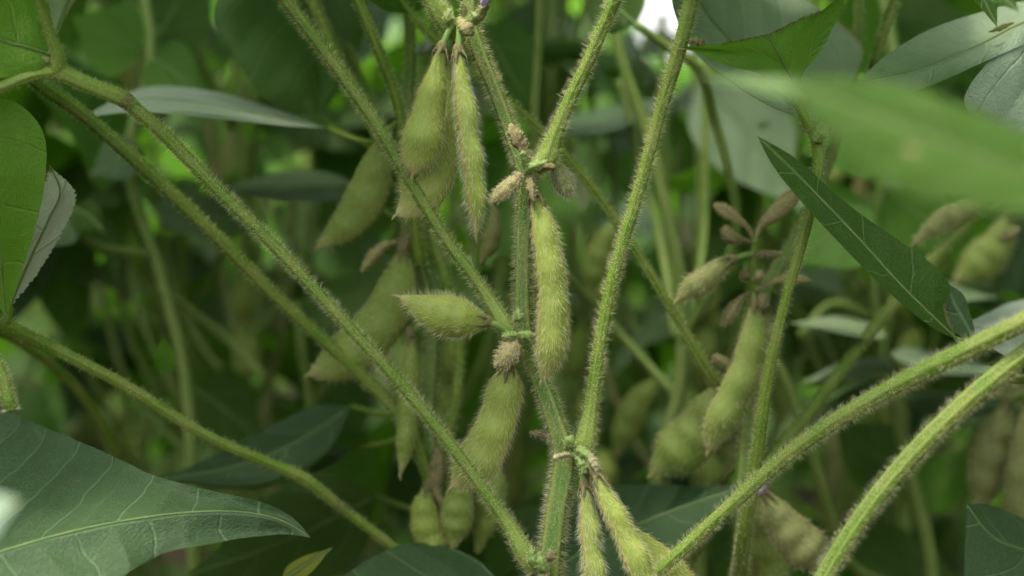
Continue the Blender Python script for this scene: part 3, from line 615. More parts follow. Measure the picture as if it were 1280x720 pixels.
pod(rp, [(953, 612, .42, 9), (968, 640, .42, 34), (990, 668, .42, 46), (1012, 690, .42, 48), (1032, 708, .42, 10)], .6, attach=(935, 600, .43), m='pod_dry', **pr_)
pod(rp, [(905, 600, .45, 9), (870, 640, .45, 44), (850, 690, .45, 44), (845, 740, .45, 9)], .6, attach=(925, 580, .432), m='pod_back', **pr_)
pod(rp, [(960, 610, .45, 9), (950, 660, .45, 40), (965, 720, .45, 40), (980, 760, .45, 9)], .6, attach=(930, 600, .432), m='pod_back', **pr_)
# the raceme
stalk(rp, 'flower_stalk', [(942, 385, .425, 12), (941, 350, .42, 9), (940, 318, .418, 8), (943, 295, .417, 7)], dens=.3, m='petiole')
for nm, m_, pts in (('dried_pod', 'dry', [(943, 300, .417, 5), (934, 284, .416, 6), (918, 272, .415, 12), (905, 263, .415, 16), (893, 256, .415, 7)]),
                    ('dried_pod', 'husk', [(941, 305, .417, 4), (928, 300, .415, 8), (912, 296, .414, 16), (905, 284, .414, 10)]),
                    ('dried_pod', 'dry', [(944, 298, .417, 5), (952, 280, .418, 9), (966, 268, .419, 18), (985, 250, .42, 20), (1000, 236, .421, 8)]),
                    ('dried_pod', 'husk', [(942, 322, .418, 4), (952, 318, .418, 7), (968, 318, .418, 9), (980, 319, .418, 3)]),
                    ('dried_pod', 'dry', [(945, 362, .42, 5), (972, 350, .423, 9), (995, 348, .423, 14), (1012, 351, .423, 6)]),
                    ('withered_flower', 'husk', [(936, 366, .42, 5), (925, 375, .418, 9), (914, 390, .417, 17), (905, 408, .417, 7)]),
                    ('withered_flower', 'husk', [(935, 350, .42, 5), (930, 345, .419, 10), (934, 335, .419, 5)]),
                    ('withered_flower', 'husk', [(952, 368, .42, 5), (954, 374, .417, 12), (952, 385, .417, 6)]),
                    ('withered_flower', 'husk', [(925, 470, .42, 4), (907, 455, .418, 12), (892, 446, .418, 10)]),
                    ('flower_bud', 'dry', [(944, 350, .42, 8), (948, 345, .418, 12), (950, 338, .418, 4)])):
    bud(rp, pts, m_, nm, .8, brown=([0, .2, .4, .7, 1], [.1, .5, .1, .0, .2]), wob=.05)
pod(rp, [(917, 324, .415, 7), (905, 330, .414, 18), (884, 347, .413, 27), (862, 362, .413, 25), (848, 374, .413, 8)], .6, attach=(940, 318, .417), m='pod_dry', seeds=(.3, .5, .7), palemax=.4, **pr_)
bud(rp, [(940, 620, .415, 4), (950, 610, .415, 14), (956, 598, .415, 5)], 'purple', 'flower')
# leaves of this plant
leafpx(rp, [(513, 17, .42), (505, 8, .42), (495, -10, .42), (470, -60, .425)], [(513, 17, .42), (480, 12, .41), (452, -10, .41), (470, -60, .425)], [(513, 17, .42), (535, 5, .43), (540, -25, .43), (470, -60, .425)], 'leaf', seed=12)
LG = dict(seed=13, bulge=.12, nu=90)
# chewed leaflet: a ragged left blade and a right blade, seen from below
leafpx(rp, [(999, 114, .374), (985, 90, .370), (972, 66, .366), (958, 42, .364)], [(999, 114, .374), (948, 93, .362), (905, 82, .354), (868, 66, .35), (846, 60, .35), (885, 56, .352), (925, 49, .358), (958, 42, .364)],
       [(999, 114, .374), (1003, 98, .372), (1006, 88, .371), (1030, 62, .368), (1062, -4, .362), (1034, 10, .363), (1012, 17, .364), (972, 36, .364), (958, 42, .364)], 'leaf_brightened', seed=13, lbl='bright green leaflet with a ragged insect-chewed edge', nu=110, bulge=.05, wave=.0012, chew=.0013,
       brownL=([0, .5, .6, 1], [0, 0, 1, 1.3]), brownR=([0, .5, .62, 1], [0, 0, .9, 1.3]))
leafpx(rp, [(1020, 156, .380), (965, 105, .392), (913, 50, .405), (878, 6, .415), (850, -60, .43)], [(1020, 156, .380), (960, 130, .381), (908, 97, .383), (866, 62, .386), (842, 10, .392), (850, -60, .43)],
       [(1020, 156, .380), (1045, 130, .392), (1072, 90, .405), (1078, 58, .418), (1050, 28, .43), (1000, -5, .44), (930, -50, .445), (850, -60, .43)], 'leaf_grey', seed=14, nu=90, nv=34, bulge=.10, quilt=.0007, brownR=([0, .2, .3, .45, .6, 1], [0, 0, .8, .8, 0, 0]))
leafpx(rp, *oval((640, 745, .44), (936, 606, .43), 58, sag=14, tilt=(.04, -.03)), 'leaf_blue', seed=15, bulge=.1, flip=True)
stalk(rp, 'leaf_stalk', [(640, 745, .44, 9), (760, 780, .44, 9), (925, 800, .432, 10)], dens=0)
stalk(rp, 'leaf_stalk', [(1020, 156, .38, 8), (1021, 168, .379, 10), (1021, 176, .379, 12)], dens=0)

# ================================================================== plant at the left edge
f = foot(-330, .38)
le = thing('soybean_plant', 'plant at the left edge with the large blue-green leaf filling the lower corner', 'soybean plant', f, 'soybean plants')
stem_to_ground(le, [(-150, -200, .39, 12), (-180, 0, .39, 14), (-160, 200, .39, 16), (-200, 420, .385, 20), (-250, 700, .38, 22)], f, dens=.1)
stalk(le, 'petiole', [(-190, 380, .388, 18), (-120, 350, .388, 17), (-50, 372, .388, 19), (0, 402, .39, 20), (60, 432, .400, 19), (150, 478, .405, 17), (260, 545, .412, 16), (340, 580, .416, 16), (378, 597, .418, 19), (430, 637, .422, 15), (500, 690, .427, 14), (560, 740, .43, 13)], dens=.14, rad=4e-5, brown=([0, .76, .785, .81, 1], [0, 0, .5, 0, 0]))
stalk(le, 'petiole', [(14, 512, .352, 18), (6, 480, .352, 18), (-10, 445, .352, 19), (-60, 390, .355, 18), (-170, 350, .385, 16)], dens=.8)
stalk(le, 'petiole', [(-170, 330, .388, 16), (-60, 395, .42, 15), (20, 425, .45, 15), (100, 490, .48, 15), (150, 570, .50, 15)], dens=0)
stalk(le, 'leaf_stalk', [(4, 404, .39, 20), (10, 390, .39, 15), (6, 360, .388, 12), (14, 340, .387, 9)], dens=.3)
leafpx(le, [(8, 392, .39), (30, 340, .387), (60, 275, .384), (75, 240, .383), (62, 206, .382)], [(8, 392, .39), (8, 340, .384), (30, 300, .380), (38, 250, .378), (62, 206, .382)], [(8, 392, .39), (46, 345, .392), (82, 285, .392), (96, 242, .39), (62, 206, .382)], 'leaf_white', seed=16, lbl='whitish underside of a leaf with a chewed brown edge', chew=.0006, brownL=([0, .3, 1], [0, 1.5, .8]), nu=120)
for q in ((22, 296, 10), (30, 262, 8), (14, 330, 11), (38, 232, 7)):
    bud(le, [(q[0]-q[2]*.5, q[1]+8, .378, 3), (q[0], q[1], .377, q[2]), (q[0]+4, q[1]-9, .378, 3)], 'dry', 'leaf_crumb', wob=.3)
leafpx(le, [(-190, 770, .335), (-110, 728, .338), (0, 690, .342), (80, 667, .346), (150, 652, .35), (230, 641, .355), (300, 640, .358), (350, 650, .36), (388, 672, .362)],
       [(-190, 770, .335), (-160, 590, .385), (-60, 508, .40), (0, 508, .398), (50, 530, .39), (120, 562, .382), (190, 592, .374), (270, 612, .366), (340, 632, .362), (372, 652, .362), (388, 672, .362)],
       [(-190, 770, .335), (-140, 860, .30), (0, 840, .31), (80, 780, .325), (150, 722, .34), (200, 690, .349), (260, 680, .354), (320, 671, .359), (360, 668, .361), (388, 672, .362)], 'leaf_blue', seed=17, lbl='large pointed blue-green leaf with clear pale veins', nu=120, nv=40, bulge=.06, wave=.0006, rib=.00045, quilt=.0015, flip=False)
stalk(le, 'leaf_stalk', [(-188, 768, .335, 10), (-220, 780, .35, 12), (-258, 760, .379, 14)], dens=0)
leafpx(le, *oval((-110, 655, .215), (24, 625, .215), 46, sag=-4, tilt=(.01, -.01), shape=1), 'leaf_grey', seed=18)
stalk(le, 'leaf_stalk', [(-110, 655, .215, 14), (-300, 660, .26, 13), (-330, 800, .36, 12), (-258, 830, .380, 12)], dens=0)

# ================================================================== plant whose petiole crosses the lower right corner
f = foot(960, .33)
f = (P(960, 1000, .345)[0], P(960, 1000, .345)[1], 0)
rf = thing('soybean_plant', 'plant with thick petiole up the lower right corner and a big out-of-focus leaf', 'soybean plant', f, 'soybean plants')
stem_to_ground(rf, [(985, 860, .345, 20), (975, 920, .345, 26)], f, dens=.1, n=40)
stalk(rf, 'petiole', [(978, 900, .346, 26), (996, 800, .346, 30), (1030, 722, .347, 26), (1088, 632, .347, 25), (1147, 562, .346, 26), (1200, 510, .344, 27), (1244, 473, .342, 28), (1290, 437, .340, 28), (1400, 370, .325, 32), (1480, 300, .30, 28)], dens=.8, **hp)
stalk(rf, 'leaf_stalk', [(1480, 300, .30, 28), (1450, 260, .26, 22), (1390, 235, .215, 24), (1290, 217, .205, 18)], dens=0)
leafpx(rf, [(1390, 262, .207), (1290, 222, .206), (1180, 178, .206), (1080, 138, .208), (975, 98, .21)], [(1390, 200, .214), (1320, 180, .213), (1250, 152, .212), (1150, 112, .212), (1060, 97, .211), (975, 98, .21)],
       [(1390, 300, .200), (1300, 272, .200), (1200, 256, .201), (1110, 232, .203), (1030, 162, .206), (975, 98, .21)], 'leaf_front', seed=19, lbl='large green leaf blurred because it is close to the lens', bulge=.04, rib=.0003, quilt=.0009)
leafpx(rf, *oval((1080, 122, .235), (872, 94, .232), 13, tilt=(.004, -.004)), 'leaf_mid', seed=20)
stalk(rf, 'leaf_stalk', [(1080, 122, .235, 8), (1200, 180, .225, 9), (1390, 238, .208, 12)], dens=0)
stalk(rf, 'petiole', [(1400, 370, .325, 24), (1360, 446, .335, 16), (1280, 475, .345, 12), (1240, 470, .35, 9)], dens=.3)

bud(rf, [(1128, 186, .2045, 2), (1146, 192, .2045, 10), (1166, 200, .2045, 2)], 'dry', 'leaf_spot', thick=.1)
# ================================================================== plant at the right edge
f = foot(1420, .44)
re = thing('soybean_plant', 'soybean plant at the right edge with grey-green upper leaves and a narrow dark drooping leaf', 'soybean plant', f, 'soybean plants')
stem_to_ground(re, [(1330, -200, .44, 12), (1370, 0, .44, 14), (1350, 200, .44, 16), (1390, 400, .44, 20), (1410, 700, .44, 22)], f, dens=.1)
leafpx(re, [(1330, 15, .40), (1280, 28, .398), (1220, 58, .394), (1150, 86, .388), (1070, 104, .382)], [(1330, 15, .40), (1285, 52, .385), (1230, 77, .382), (1170, 104, .379), (1125, 117, .378), (1070, 104, .382)],
       [(1330, 15, .40), (1290, 0, .41), (1230, 14, .41), (1168, 34, .405), (1112, 66, .395), (1070, 104, .382)], 'leaf_grey', seed=21, nu=90, nv=34, bulge=.12, rib=.0004)
bud(re, [(1236, 40, .392, 2), (1252, 34, .3915, 9), (1268, 28, .392, 2)], 'dry', 'leaf_spot', thick=.15)
leafpx(re, [(1290, 20, .39), (1288, 70, .388), (1290, 120, .388), (1310, 210, .39)], [(1290, 20, .39), (1250, 60, .385), (1205, 128, .382), (1240, 165, .384), (1310, 210, .39)], [(1290, 20, .39), (1350, 60, .39), (1370, 130, .39), (1310, 210, .39)], 'leaf_grey', seed=22, quilt=.0010, bulge=.1, nu=80)
leafpx(re, [(1196, 424, .378), (1165, 395, .376), (1120, 350, .374), (1075, 300, .372), (1010, 232, .371), (946, 169, .370)],
       [(1196, 424, .378), (1170, 412, .372), (1125, 378, .369), (1070, 325, .367), (1000, 250, .367), (965, 205, .369), (946, 169, .370)],
       [(1196, 424, .378), (1182, 380, .38), (1190, 362, .381), (1165, 330, .38), (1120, 298, .379), (1060, 255, .377), (995, 198, .373), (946, 169, .370)], 'leaf', seed=23, lbl='narrow dark green drooping leaf with a bite near its end', nu=110, chew=.0, brownR=([0, .1, .2, 1], [1, 1, 0, 0]), rib=.0004)
leafpx(re, [(1222, 430, .386), (1205, 400, .386), (1190, 372, .386), (1186, 355, .386)], [(1222, 430, .386), (1185, 410, .384), (1170, 385, .384), (1186, 355, .386)], [(1222, 430, .386), (1214, 395, .388), (1204, 368, .388), (1186, 355, .386)], 'leaf_blue', seed=24, rib=0)
leafpx(re, *oval((1330, 400, .42), (1195, 405, .41), 34, tilt=(.04, -.04), sag=10), 'leaf_pale', seed=25)
leafpx(re, *oval((1330, 440, .40), (1225, 455, .39), 20, tilt=(.02, -.02)), 'leaf', seed=26, chew=.0006)
leafpx(re, [(1350, 700, .41), (1290, 690, .405), (1240, 670, .40), (1208, 630, .40)], [(1350, 700, .41), (1300, 660, .42), (1240, 632, .415), (1208, 630, .40)], [(1350, 700, .41), (1300, 800, .39), (1215, 760, .39), (1208, 630, .40)], 'leaf_blue', seed=27)
pod(re, [(1262, 500, .48, 9), (1248, 540, .48, 40), (1236, 590, .48, 46), (1225, 640, .48, 9)], .6, attach=(1330, 470, .46), m='pod_dry', **pr_)
pod(re, [(1285, 500, .47, 9), (1282, 560, .47, 32), (1276, 620, .47, 36), (1280, 680, .47, 9)], .6, attach=(1340, 470, .455), m='pod_dry', **pr_)
pod(re, [(1240, 246, .46, 7), (1215, 256, .46, 22), (1180, 275, .46, 26), (1145, 302, .46, 8)], .5, attach=(1345, 215, .44), m='pod_dry', **pr_)
pod(re, [(1262, 262, .54, 9), (1250, 300, .54, 34), (1225, 330, .54, 44), (1195, 350, .54, 9)], .6, attach=(1345, 250, .46), m='pod_back', **pr_)
bud(re, [(1255, 495, .46, 5), (1240, 488, .46, 14), (1222, 478, .46, 8)], 'dry', 'dried_pod'); bud(re, [(1275, 285, .47, 5), (1262, 292, .47, 14), (1250, 300, .47, 8)], 'dry', 'dried_pod')
stalk(re, 'petiole', [(1360, 240, .44, 14), (1250, 130, .435, 14), (1160, 60, .43, 13), (1090, 90, .43, 12), (1105, 40, .43, 14), (1122, -8, .43, 15), (1160, -90, .43, 14)][3:], dens=.3, rad=7e-5)
for a, b in (((1330, 15, .40), (1372, 40, .44)), ((1290, 20, .39), (1370, 50, .44)), ((1330, 400, .42), (1388, 380, .44)), ((1330, 440, .40), (1392, 420, .44)), ((1350, 700, .41), (1410, 720, .44)), ((1160, -90, .43), (1350, -60, .44)), ((1196, 424, .378), (1395, 470, .44)), ((1222, 430, .386), (1395, 465, .44)), ((1262, 500, .48), (1396, 470, .44))):
    stalk(re, 'leaf_stalk', [(*a, 8), ((a[0]+b[0])/2, (a[1]+b[1])/2+6, (a[2]+b[2])/2, 9), (*b, 10)], dens=0)

# ================================================================== mid-distance plants placed one by one
def blurred(label, px, d, stems, leaves, pods=(), base_px=None):
    f = foot(px, d)
    t = thing('soybean_plant', label, 'soybean plant', f, 'soybean plants')
    stem_to_ground(t, stems[0], f, 'stem_far', dens=0, n=50)
    for s_ in stems[1:]: stalk(t, 'petiole', s_, 'stem_far', dens=0)
    for k, (a, b, w_, m_, sg, ti) in enumerate(leaves): leafpx(t, *oval(a, b, w_, sag=sg, tilt=ti), m_, seed=40+k, nu=36, nv=12, flip=(k % 2 == 0))
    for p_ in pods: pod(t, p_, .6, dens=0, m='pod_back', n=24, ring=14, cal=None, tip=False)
    return t
blurred('blurred plant seen between the two upright petioles right of the main stem', 812, .50,
        [[(755, -60, .50, 14), (766, 30, .50, 14), (785, 100, .50, 15), (808, 160, .50, 15), (830, 250, .50, 15), (850, 345, .50, 16), (850, 480, .50, 17), (820, 600, .50, 18)],
         [(845, 420, .50, 13), (825, 300, .52, 13), (800, 200, .53, 13), (775, 100, .53, 13)],
         [(850, 430, .50, 14), (918, 300, .48, 13), (910, 210, .47, 13), (893, 150, .47, 14), (872, 85, .46, 14), (825, 52, .46, 12), (795, 30, .46, 10)],
         [(850, 450, .50, 14), (880, 300, .52, 12), (882, 180, .52, 12), (884, 60, .52, 12), (890, -60, .52, 12)],
         [(850, 500, .50, 14), (760, 400, .51, 12), (680, 300, .47, 14), (668, 165, .45, 15), (672, 80, .45, 15), (676, -10, .45, 16), (680, -90, .45, 15)]],
        [((796, 30, .46), (735, -35, .47), 34, 'leaf', 4, (.01, -.01)), ((690, 160, .56), (865, 112, .55), 14, 'leaf_blue', -8, (.04, -.04)), ((875, 100, .60), (1010, 270, .58), 55, 'leaf_grey', 6, (.02, -.02)), ((600, 30, .52), (670, 140, .52), 42, 'leaf', 0, (.01, -.01))],
        [[(775, 270, .52, 6), (755, 305, .52, 26), (742, 340, .52, 30), (735, 370, .52, 6)], [(830, 470, .55, 6), (800, 500, .55, 30), (780, 540, .55, 30), (770, 570, .55, 6)]])
blurred('blurred plant behind the narrow drooping dark leaf, broad yellow-green leaves lit from behind', 1100, .56,
        [[(1080, -100, .56, 12), (1120, 100, .56, 13), (1090, 300, .56, 14), (1100, 420, .56, 13), (1118, 520, .56, 14), (1140, 600, .56, 15), (1165, 720, .56, 16)],
         [(1100, 400, .56, 12), (1040, 380, .58, 12), (1000, 420, .58, 12)],
         [(1130, 740, .55, 16), (1060, 700, .50, 15), (1040, 650, .49, 15), (1015, 565, .48, 15), (985, 480, .48, 14), (960, 430, .48, 12)]],
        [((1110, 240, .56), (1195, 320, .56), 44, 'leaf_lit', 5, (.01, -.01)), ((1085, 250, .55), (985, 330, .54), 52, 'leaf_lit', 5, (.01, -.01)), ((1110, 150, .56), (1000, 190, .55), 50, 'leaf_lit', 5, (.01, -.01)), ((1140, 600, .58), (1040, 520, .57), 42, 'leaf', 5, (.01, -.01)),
         ((1155, 640, .56), (1225, 555, .56), 30, 'leaf_lit', 8, (.01, -.01)), ((1110, 440, .50), (1270, 462, .49), 13, 'leaf_grey', -6, (.05, -.05)), ((1110, 420, .50), (985, 404, .49), 11, 'leaf_grey', -6, (.05, -.05)), ((1120, 455, .52), (1000, 478, .51), 11, 'leaf_grey', -4, (.03, -.03)), ((1120, 350, .53), (1250, 372, .52), 12, 'leaf_grey', -4, (.03, -.03)), ((1125, 500, .52), (1290, 505, .51), 15, 'leaf_blue', -4, (.03, -.03)), ((1115, 480, .52), (1010, 520, .51), 14, 'leaf_mid', -6, (.05, -.05)),  # narrow grey leaves carry sky glare in their colour
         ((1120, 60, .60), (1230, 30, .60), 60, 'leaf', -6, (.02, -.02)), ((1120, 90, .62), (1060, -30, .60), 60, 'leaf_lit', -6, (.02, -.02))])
blurred('blurred plant at the upper left behind the forking petiole, dark green rounded leaves', 190, .54,
        [[(150, -100, .54, 12), (190, 60, .54, 13), (160, 200, .54, 14), (200, 340, .54, 14), (230, 460, .54, 15), (240, 600, .54, 16)],
         [(200, 360, .54, 12), (280, 420, .56, 12), (330, 470, .56, 12)], [(190, 320, .54, 12), (110, 300, .52, 12), (90, 260, .52, 10)]],
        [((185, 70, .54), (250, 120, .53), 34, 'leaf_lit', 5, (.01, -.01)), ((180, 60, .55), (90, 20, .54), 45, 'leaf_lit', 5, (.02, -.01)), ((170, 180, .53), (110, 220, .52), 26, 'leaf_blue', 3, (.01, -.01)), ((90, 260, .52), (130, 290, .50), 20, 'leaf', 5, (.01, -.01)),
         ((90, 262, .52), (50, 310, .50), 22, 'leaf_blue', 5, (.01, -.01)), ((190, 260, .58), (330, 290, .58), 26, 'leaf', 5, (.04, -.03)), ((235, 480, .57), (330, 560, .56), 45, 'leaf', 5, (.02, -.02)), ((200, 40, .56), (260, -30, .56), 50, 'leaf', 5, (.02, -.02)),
         ((210, 470, .50), (206, 418, .50), 12, 'leaf_lit', 2, (.005, -.005))])

def thicket(label, px, d, tops, seed, leafm=('leaf', 'leaf_lit', 'leaf_mid')):
    "a plant whose many upright stalks fill the gap behind the pods"
    r = random.Random(seed); f = foot(px, d); t = thing('soybean_plant', label, 'soybean plant', f, 'soybean plants')
    stem_to_ground(t, [(px+6, -120, d, 9), (px-4, 60, d, 11), (px+5, 240, d, 12), (px-3, 420, d, 13), (px, 620, d, 14)], f, 'stem_far', dens=0, n=50)
    for k, (tx, ty, by, w_) in enumerate(tops):
        dd = d+r.uniform(-.03, .08); mx_ = (tx+px)/2+(tx-px)*.28; my = by+(ty-by)*.45
        stalk(t, 'petiole', [(px, by, d, w_+2), (px+(tx-px)*.35, by+(ty-by)*.12, (d+dd)/2, w_), (mx_, my, dd, w_), (tx, ty, dd, w_)], r.choice(('stem_far', 'stem_far', 'petiole', 'dry_stem')), dens=0)
        if k % 2 == 0:
            for q in (-1, 1): leafpx(t, *oval((tx, ty, dd), (tx+q*r.uniform(30, 65), ty+r.uniform(-25, 45), dd-.01), r.uniform(13, 26), sag=q*4, tilt=(.02, -.02)), r.choice(leafm), seed=seed+k, nu=24, nv=8)
    for k in range(4):
        by = 330+k*75; x0 = px+r.choice((-1, 1))*r.uniform(6, 14)
        pod(t, [(px, by, d-.004, 7), (x0, by+14, d-.012, 22), (x0+r.uniform(-12, 12), by+45, d-.016, 27), (x0+r.uniform(-16, 16), by+78, d-.012, 6)], .6, dens=0, m='pod_back', n=24, ring=14, cal=None, tip=False)
    return t
thicket('blurred plant with thin upright stalks in the gap left of the long diagonal petiole', 300, .62, [(150, 240, 560, 9), (190, 180, 480, 9), (225, 250, 620, 10), (262, 130, 430, 9), (330, 190, 500, 9), (372, 210, 560, 9), (400, 150, 430, 8), (350, 320, 640, 10), (120, 330, 600, 9)], 1)
thicket('blurred plant with a bundle of thin upright stalks behind the brown dried pods', 872, .60, [(800, 60, 420, 9), (828, 20, 520, 10), (846, 120, 480, 8), (905, 60, 520, 9), (925, 150, 560, 10), (955, 210, 500, 9), (760, 160, 560, 10), (985, 300, 620, 9), (728, 260, 640, 9)], 2)
thicket('blurred plant with thin stalks between the main stem and the right upright petiole', 740, .66, [(700, 60, 420, 8), (716, 130, 520, 9), (770, 90, 480, 9), (690, 280, 600, 9), (790, 220, 560, 9)], 3)
thicket('blurred plant with pale leaves and stalks above the two lower right petioles', 1130, .66, [(1010, 340, 520, 9), (1060, 300, 500, 9), (1100, 200, 430, 8), (1180, 300, 520, 9), (1215, 360, 600, 9), (1080, 420, 640, 9), (1250, 330, 560, 9)], 4, ('leaf_grey', 'leaf_mid', 'leaf_lit'))
thicket('blurred plant with thin stalks behind the hanging pods left of the main stem', 560, .64, [(480, 120, 420, 9), (520, 60, 480, 8), (600, 90, 460, 9), (640, 200, 520, 9), (470, 330, 600, 9), (620, 320, 640, 9)], 5)

# ================================================================== rows of plants behind, from shared pieces
def tmpl_leaf(k):
    r = np.random.default_rng(100+k); n = 9; u = np.linspace(0, 1, n); L = 1.0
    droop = r.uniform(.1, .45); w_ = r.uniform(.27, .36); fold = r.uniform(-.05, .35)
    mid = np.stack([u*L, .04*np.sin(u*3+k), -droop*u**2], 1)*.09
    hw = np.sin(PI*u**.72)**.8*w_; hw[-1] = 0; hw[0] = .02
    E = []
    for sg in (1, -1):
        e = mid + np.stack([0*u, sg*hw*.09*(1+.05*r.normal(size=n)), hw*.09*fold+.004*np.sin(u*9+sg*k)*hw/w_], 1); E.append(e)
    V, Q, T, uv, A, _ = leaf_geo(mid, E[0], E[1], nu=15, nv=4, seed=k, wave=.001, quilt=.0007)
    Q = Q[:, ::-1] if np.cross(V[Q[0, 1]]-V[Q[0, 0]], V[Q[0, 3]]-V[Q[0, 0]])[2] < 0 else Q
    return V, Q, T, uv, A
LEAFG = [tmpl_leaf(k) for k in range(6)]
LEAFM = [[mesh('leaflet', g[0], g[1], g[2], M[m_], g[3], g[4]) for g in LEAFG] for m_ in ('leaf', 'leaf_blue', 'leaf_lit')]
def tmpl_pet(k):
    r = np.random.default_rng(50+k); b = r.uniform(.1, .35)
    pts = np.array([[0, 0, 0], [.15+b*.4, .03, .3], [.3+b*.6, 0, .65], [.42+b*.5, -.03, 1.0]])*.2
    sw = Sweep(pts, np.array([.0026, .0018, .0017, .0018]), n=12, ring=8); g = sw.geo()
    return mesh('petiole', g[0], g[1], g[2], M['stem_far'], g[3], g[4]), pts
PETM = [tmpl_pet(k) for k in range(4)]
def tmpl_pod(k):
    b = (k-1)*.006; w_ = .0052
    sw = Sweep([(0, 0, 0), (b*.4, 0, -.012), (b, 0, -.026), (b*.7, 0, -.038), (0, 0, -.047)], [.001, w_*.85, w_, w_*.85, .0005], np.array([.001, w_*.85, w_, w_*.85, .0005])*.65, side=(1, 0, 0), n=20, ring=12, shape='pod')
    g = sw.geo(pale=([0, .1, .9, 1], [.5, 0, 0, .8])); return mesh('pod', g[0], g[1], g[2], M['pod_back' if k else 'pod_dry'], g[3], g[4])
PODM = [tmpl_pod(k) for k in range(3)]
def put(name, me, parent, mtx):
    o = bpy.data.objects.new(name, me); S.collection.objects.link(o); o.parent = parent
    o.matrix_local = Matrix.Translation(-Vector(parent.location)) @ mtx; return o
def blocked(p, dmin, mrg=120):
    x, y, d = proj(p)
    if p[1] > .7 and abs(p[0]/p[1]-.107) < .017 + .05/p[1]*.7 and (p[2]-.45)/p[1] > .02: return True     # a gap in the canopy that lets the sky in
    if d < .04: return np.linalg.norm(np.asarray(p)-CAM) < .3
    return d < dmin and -mrg*.5/d < x < 1280+mrg*.5/d and -mrg*.4/d < y < 720+mrg*.4/d
def field_plant(x, y, H, seed, label, dmin, lower=.12, nn=None):
    r = random.Random(seed)
    t = thing('soybean_plant', label, 'soybean plant', (x, y, 0), 'soybean plants')
    nn = nn or int(H/.075); az = r.uniform(0, 6.28); nodes = []
    for k in range(nn):
        z = .04+k*(H-.04)/nn; s_ = .008*(-1)**k
        nodes.append(np.array([x+math.cos(az)*s_+.03*(z/H)**2*r.uniform(-1, 1), y+math.sin(az)*s_, z]))
    pts = [np.array([x, y, -.02])]+nodes
    sw = Sweep(pts, np.linspace(.0042, .0016, len(pts)), n=nn*4, ring=10, shape='ridge'); g = sw.geo()
    link('stem', mesh('stem', g[0], g[1], g[2], M['stem_far'], g[3], g[4]), t)
    for k, p in enumerate(nodes):
        for rep_ in range(2 if y < 1.2 else 1):
            if p[2] < lower: continue
            a = az + PI*k + r.uniform(-.8, .8) + rep_*1.9; sc = r.uniform(.65, 1.15)*(1-.35*(p[2]/H)**3)
            pm, pp = r.choice(PETM)
            mx = Matrix.Translation(Vector(p)) @ Euler((r.uniform(-.15, .15), r.uniform(-.3, .2), a)).to_matrix().to_4x4() @ Matrix.Scale(sc, 4)
            tip = mx @ Vector(pp[-1]); half = mx @ Vector(pp[2])
            if blocked(tip, .50) or blocked(half, .50): continue
            put('petiole', pm, t, mx)
            if blocked(tip, dmin): continue
            for q in (-1, 0, 1):
                ls = sc*(1+.15*(p[2] > .45))*r.uniform(.7, 1.05)*(1.1 if q == 0 else .95); mi = r.choices((0, 1, 2), (5, 2, 6))[0]
                la = a+q*1.25+r.uniform(-.25, .25)
                lm = Matrix.Translation(tip) @ Euler((r.uniform(-.6, .6), r.uniform(-.25, .95), la)).to_matrix().to_4x4() @ Matrix.Scale(ls, 4)
                c = lm @ Vector((.05, 0, 0)); e = lm @ Vector((.09, 0, -.02))
                if not (blocked(c, dmin) or blocked(e, dmin)): put('leaf', r.choice(LEAFM[mi]), t, lm)
        if .08 < p[2] < H*.75:
            for q in range(r.randint(2, 4)):
                lm = Matrix.Translation(Vector(p)+Vector((r.uniform(-.006, .006), r.uniform(-.006, .006), 0))) @ Euler((r.uniform(-.5, .5), r.uniform(-.5, .5), r.uniform(0, 6))).to_matrix().to_4x4() @ Matrix.Scale(r.uniform(.85, 1.1), 4)
                if not blocked(p, dmin): put('pod', r.choice(PODM), t, lm)
    return t
ROWS = [(.67, 7, .10, 'blurred leafy plant in the nearest row behind'), (.86, 7, .125, 'blurred leafy plant in the second row behind'), (1.10, 7, .16, 'blurred leafy plant in the third row behind'),
        (1.42, 7, .20, 'blurred leafy plant in the fourth row behind'), (1.90, 8, .27, 'soft green soybean plant in the deepest row that still shows single leaves')]
sd_ = 0
for y0, cnt, sp, lab in ROWS:
    for k in range(cnt):
        lab_ = lab if lab.startswith('soft') else lab + ', ' + ['leftmost', 'second from the left', 'third from the left', 'the middle one', 'third from the right', 'second from the right', 'rightmost'][k if cnt == 7 else min(k, 6)]
        sd_ += 1; rr = random.Random(900+sd_)
        field_plant((k-(cnt-1)/2)*sp+rr.uniform(-.02, .02), y0+rr.uniform(-.05, .05), rr.uniform(.62, .78), sd_, lab_, .56, lower=.04)
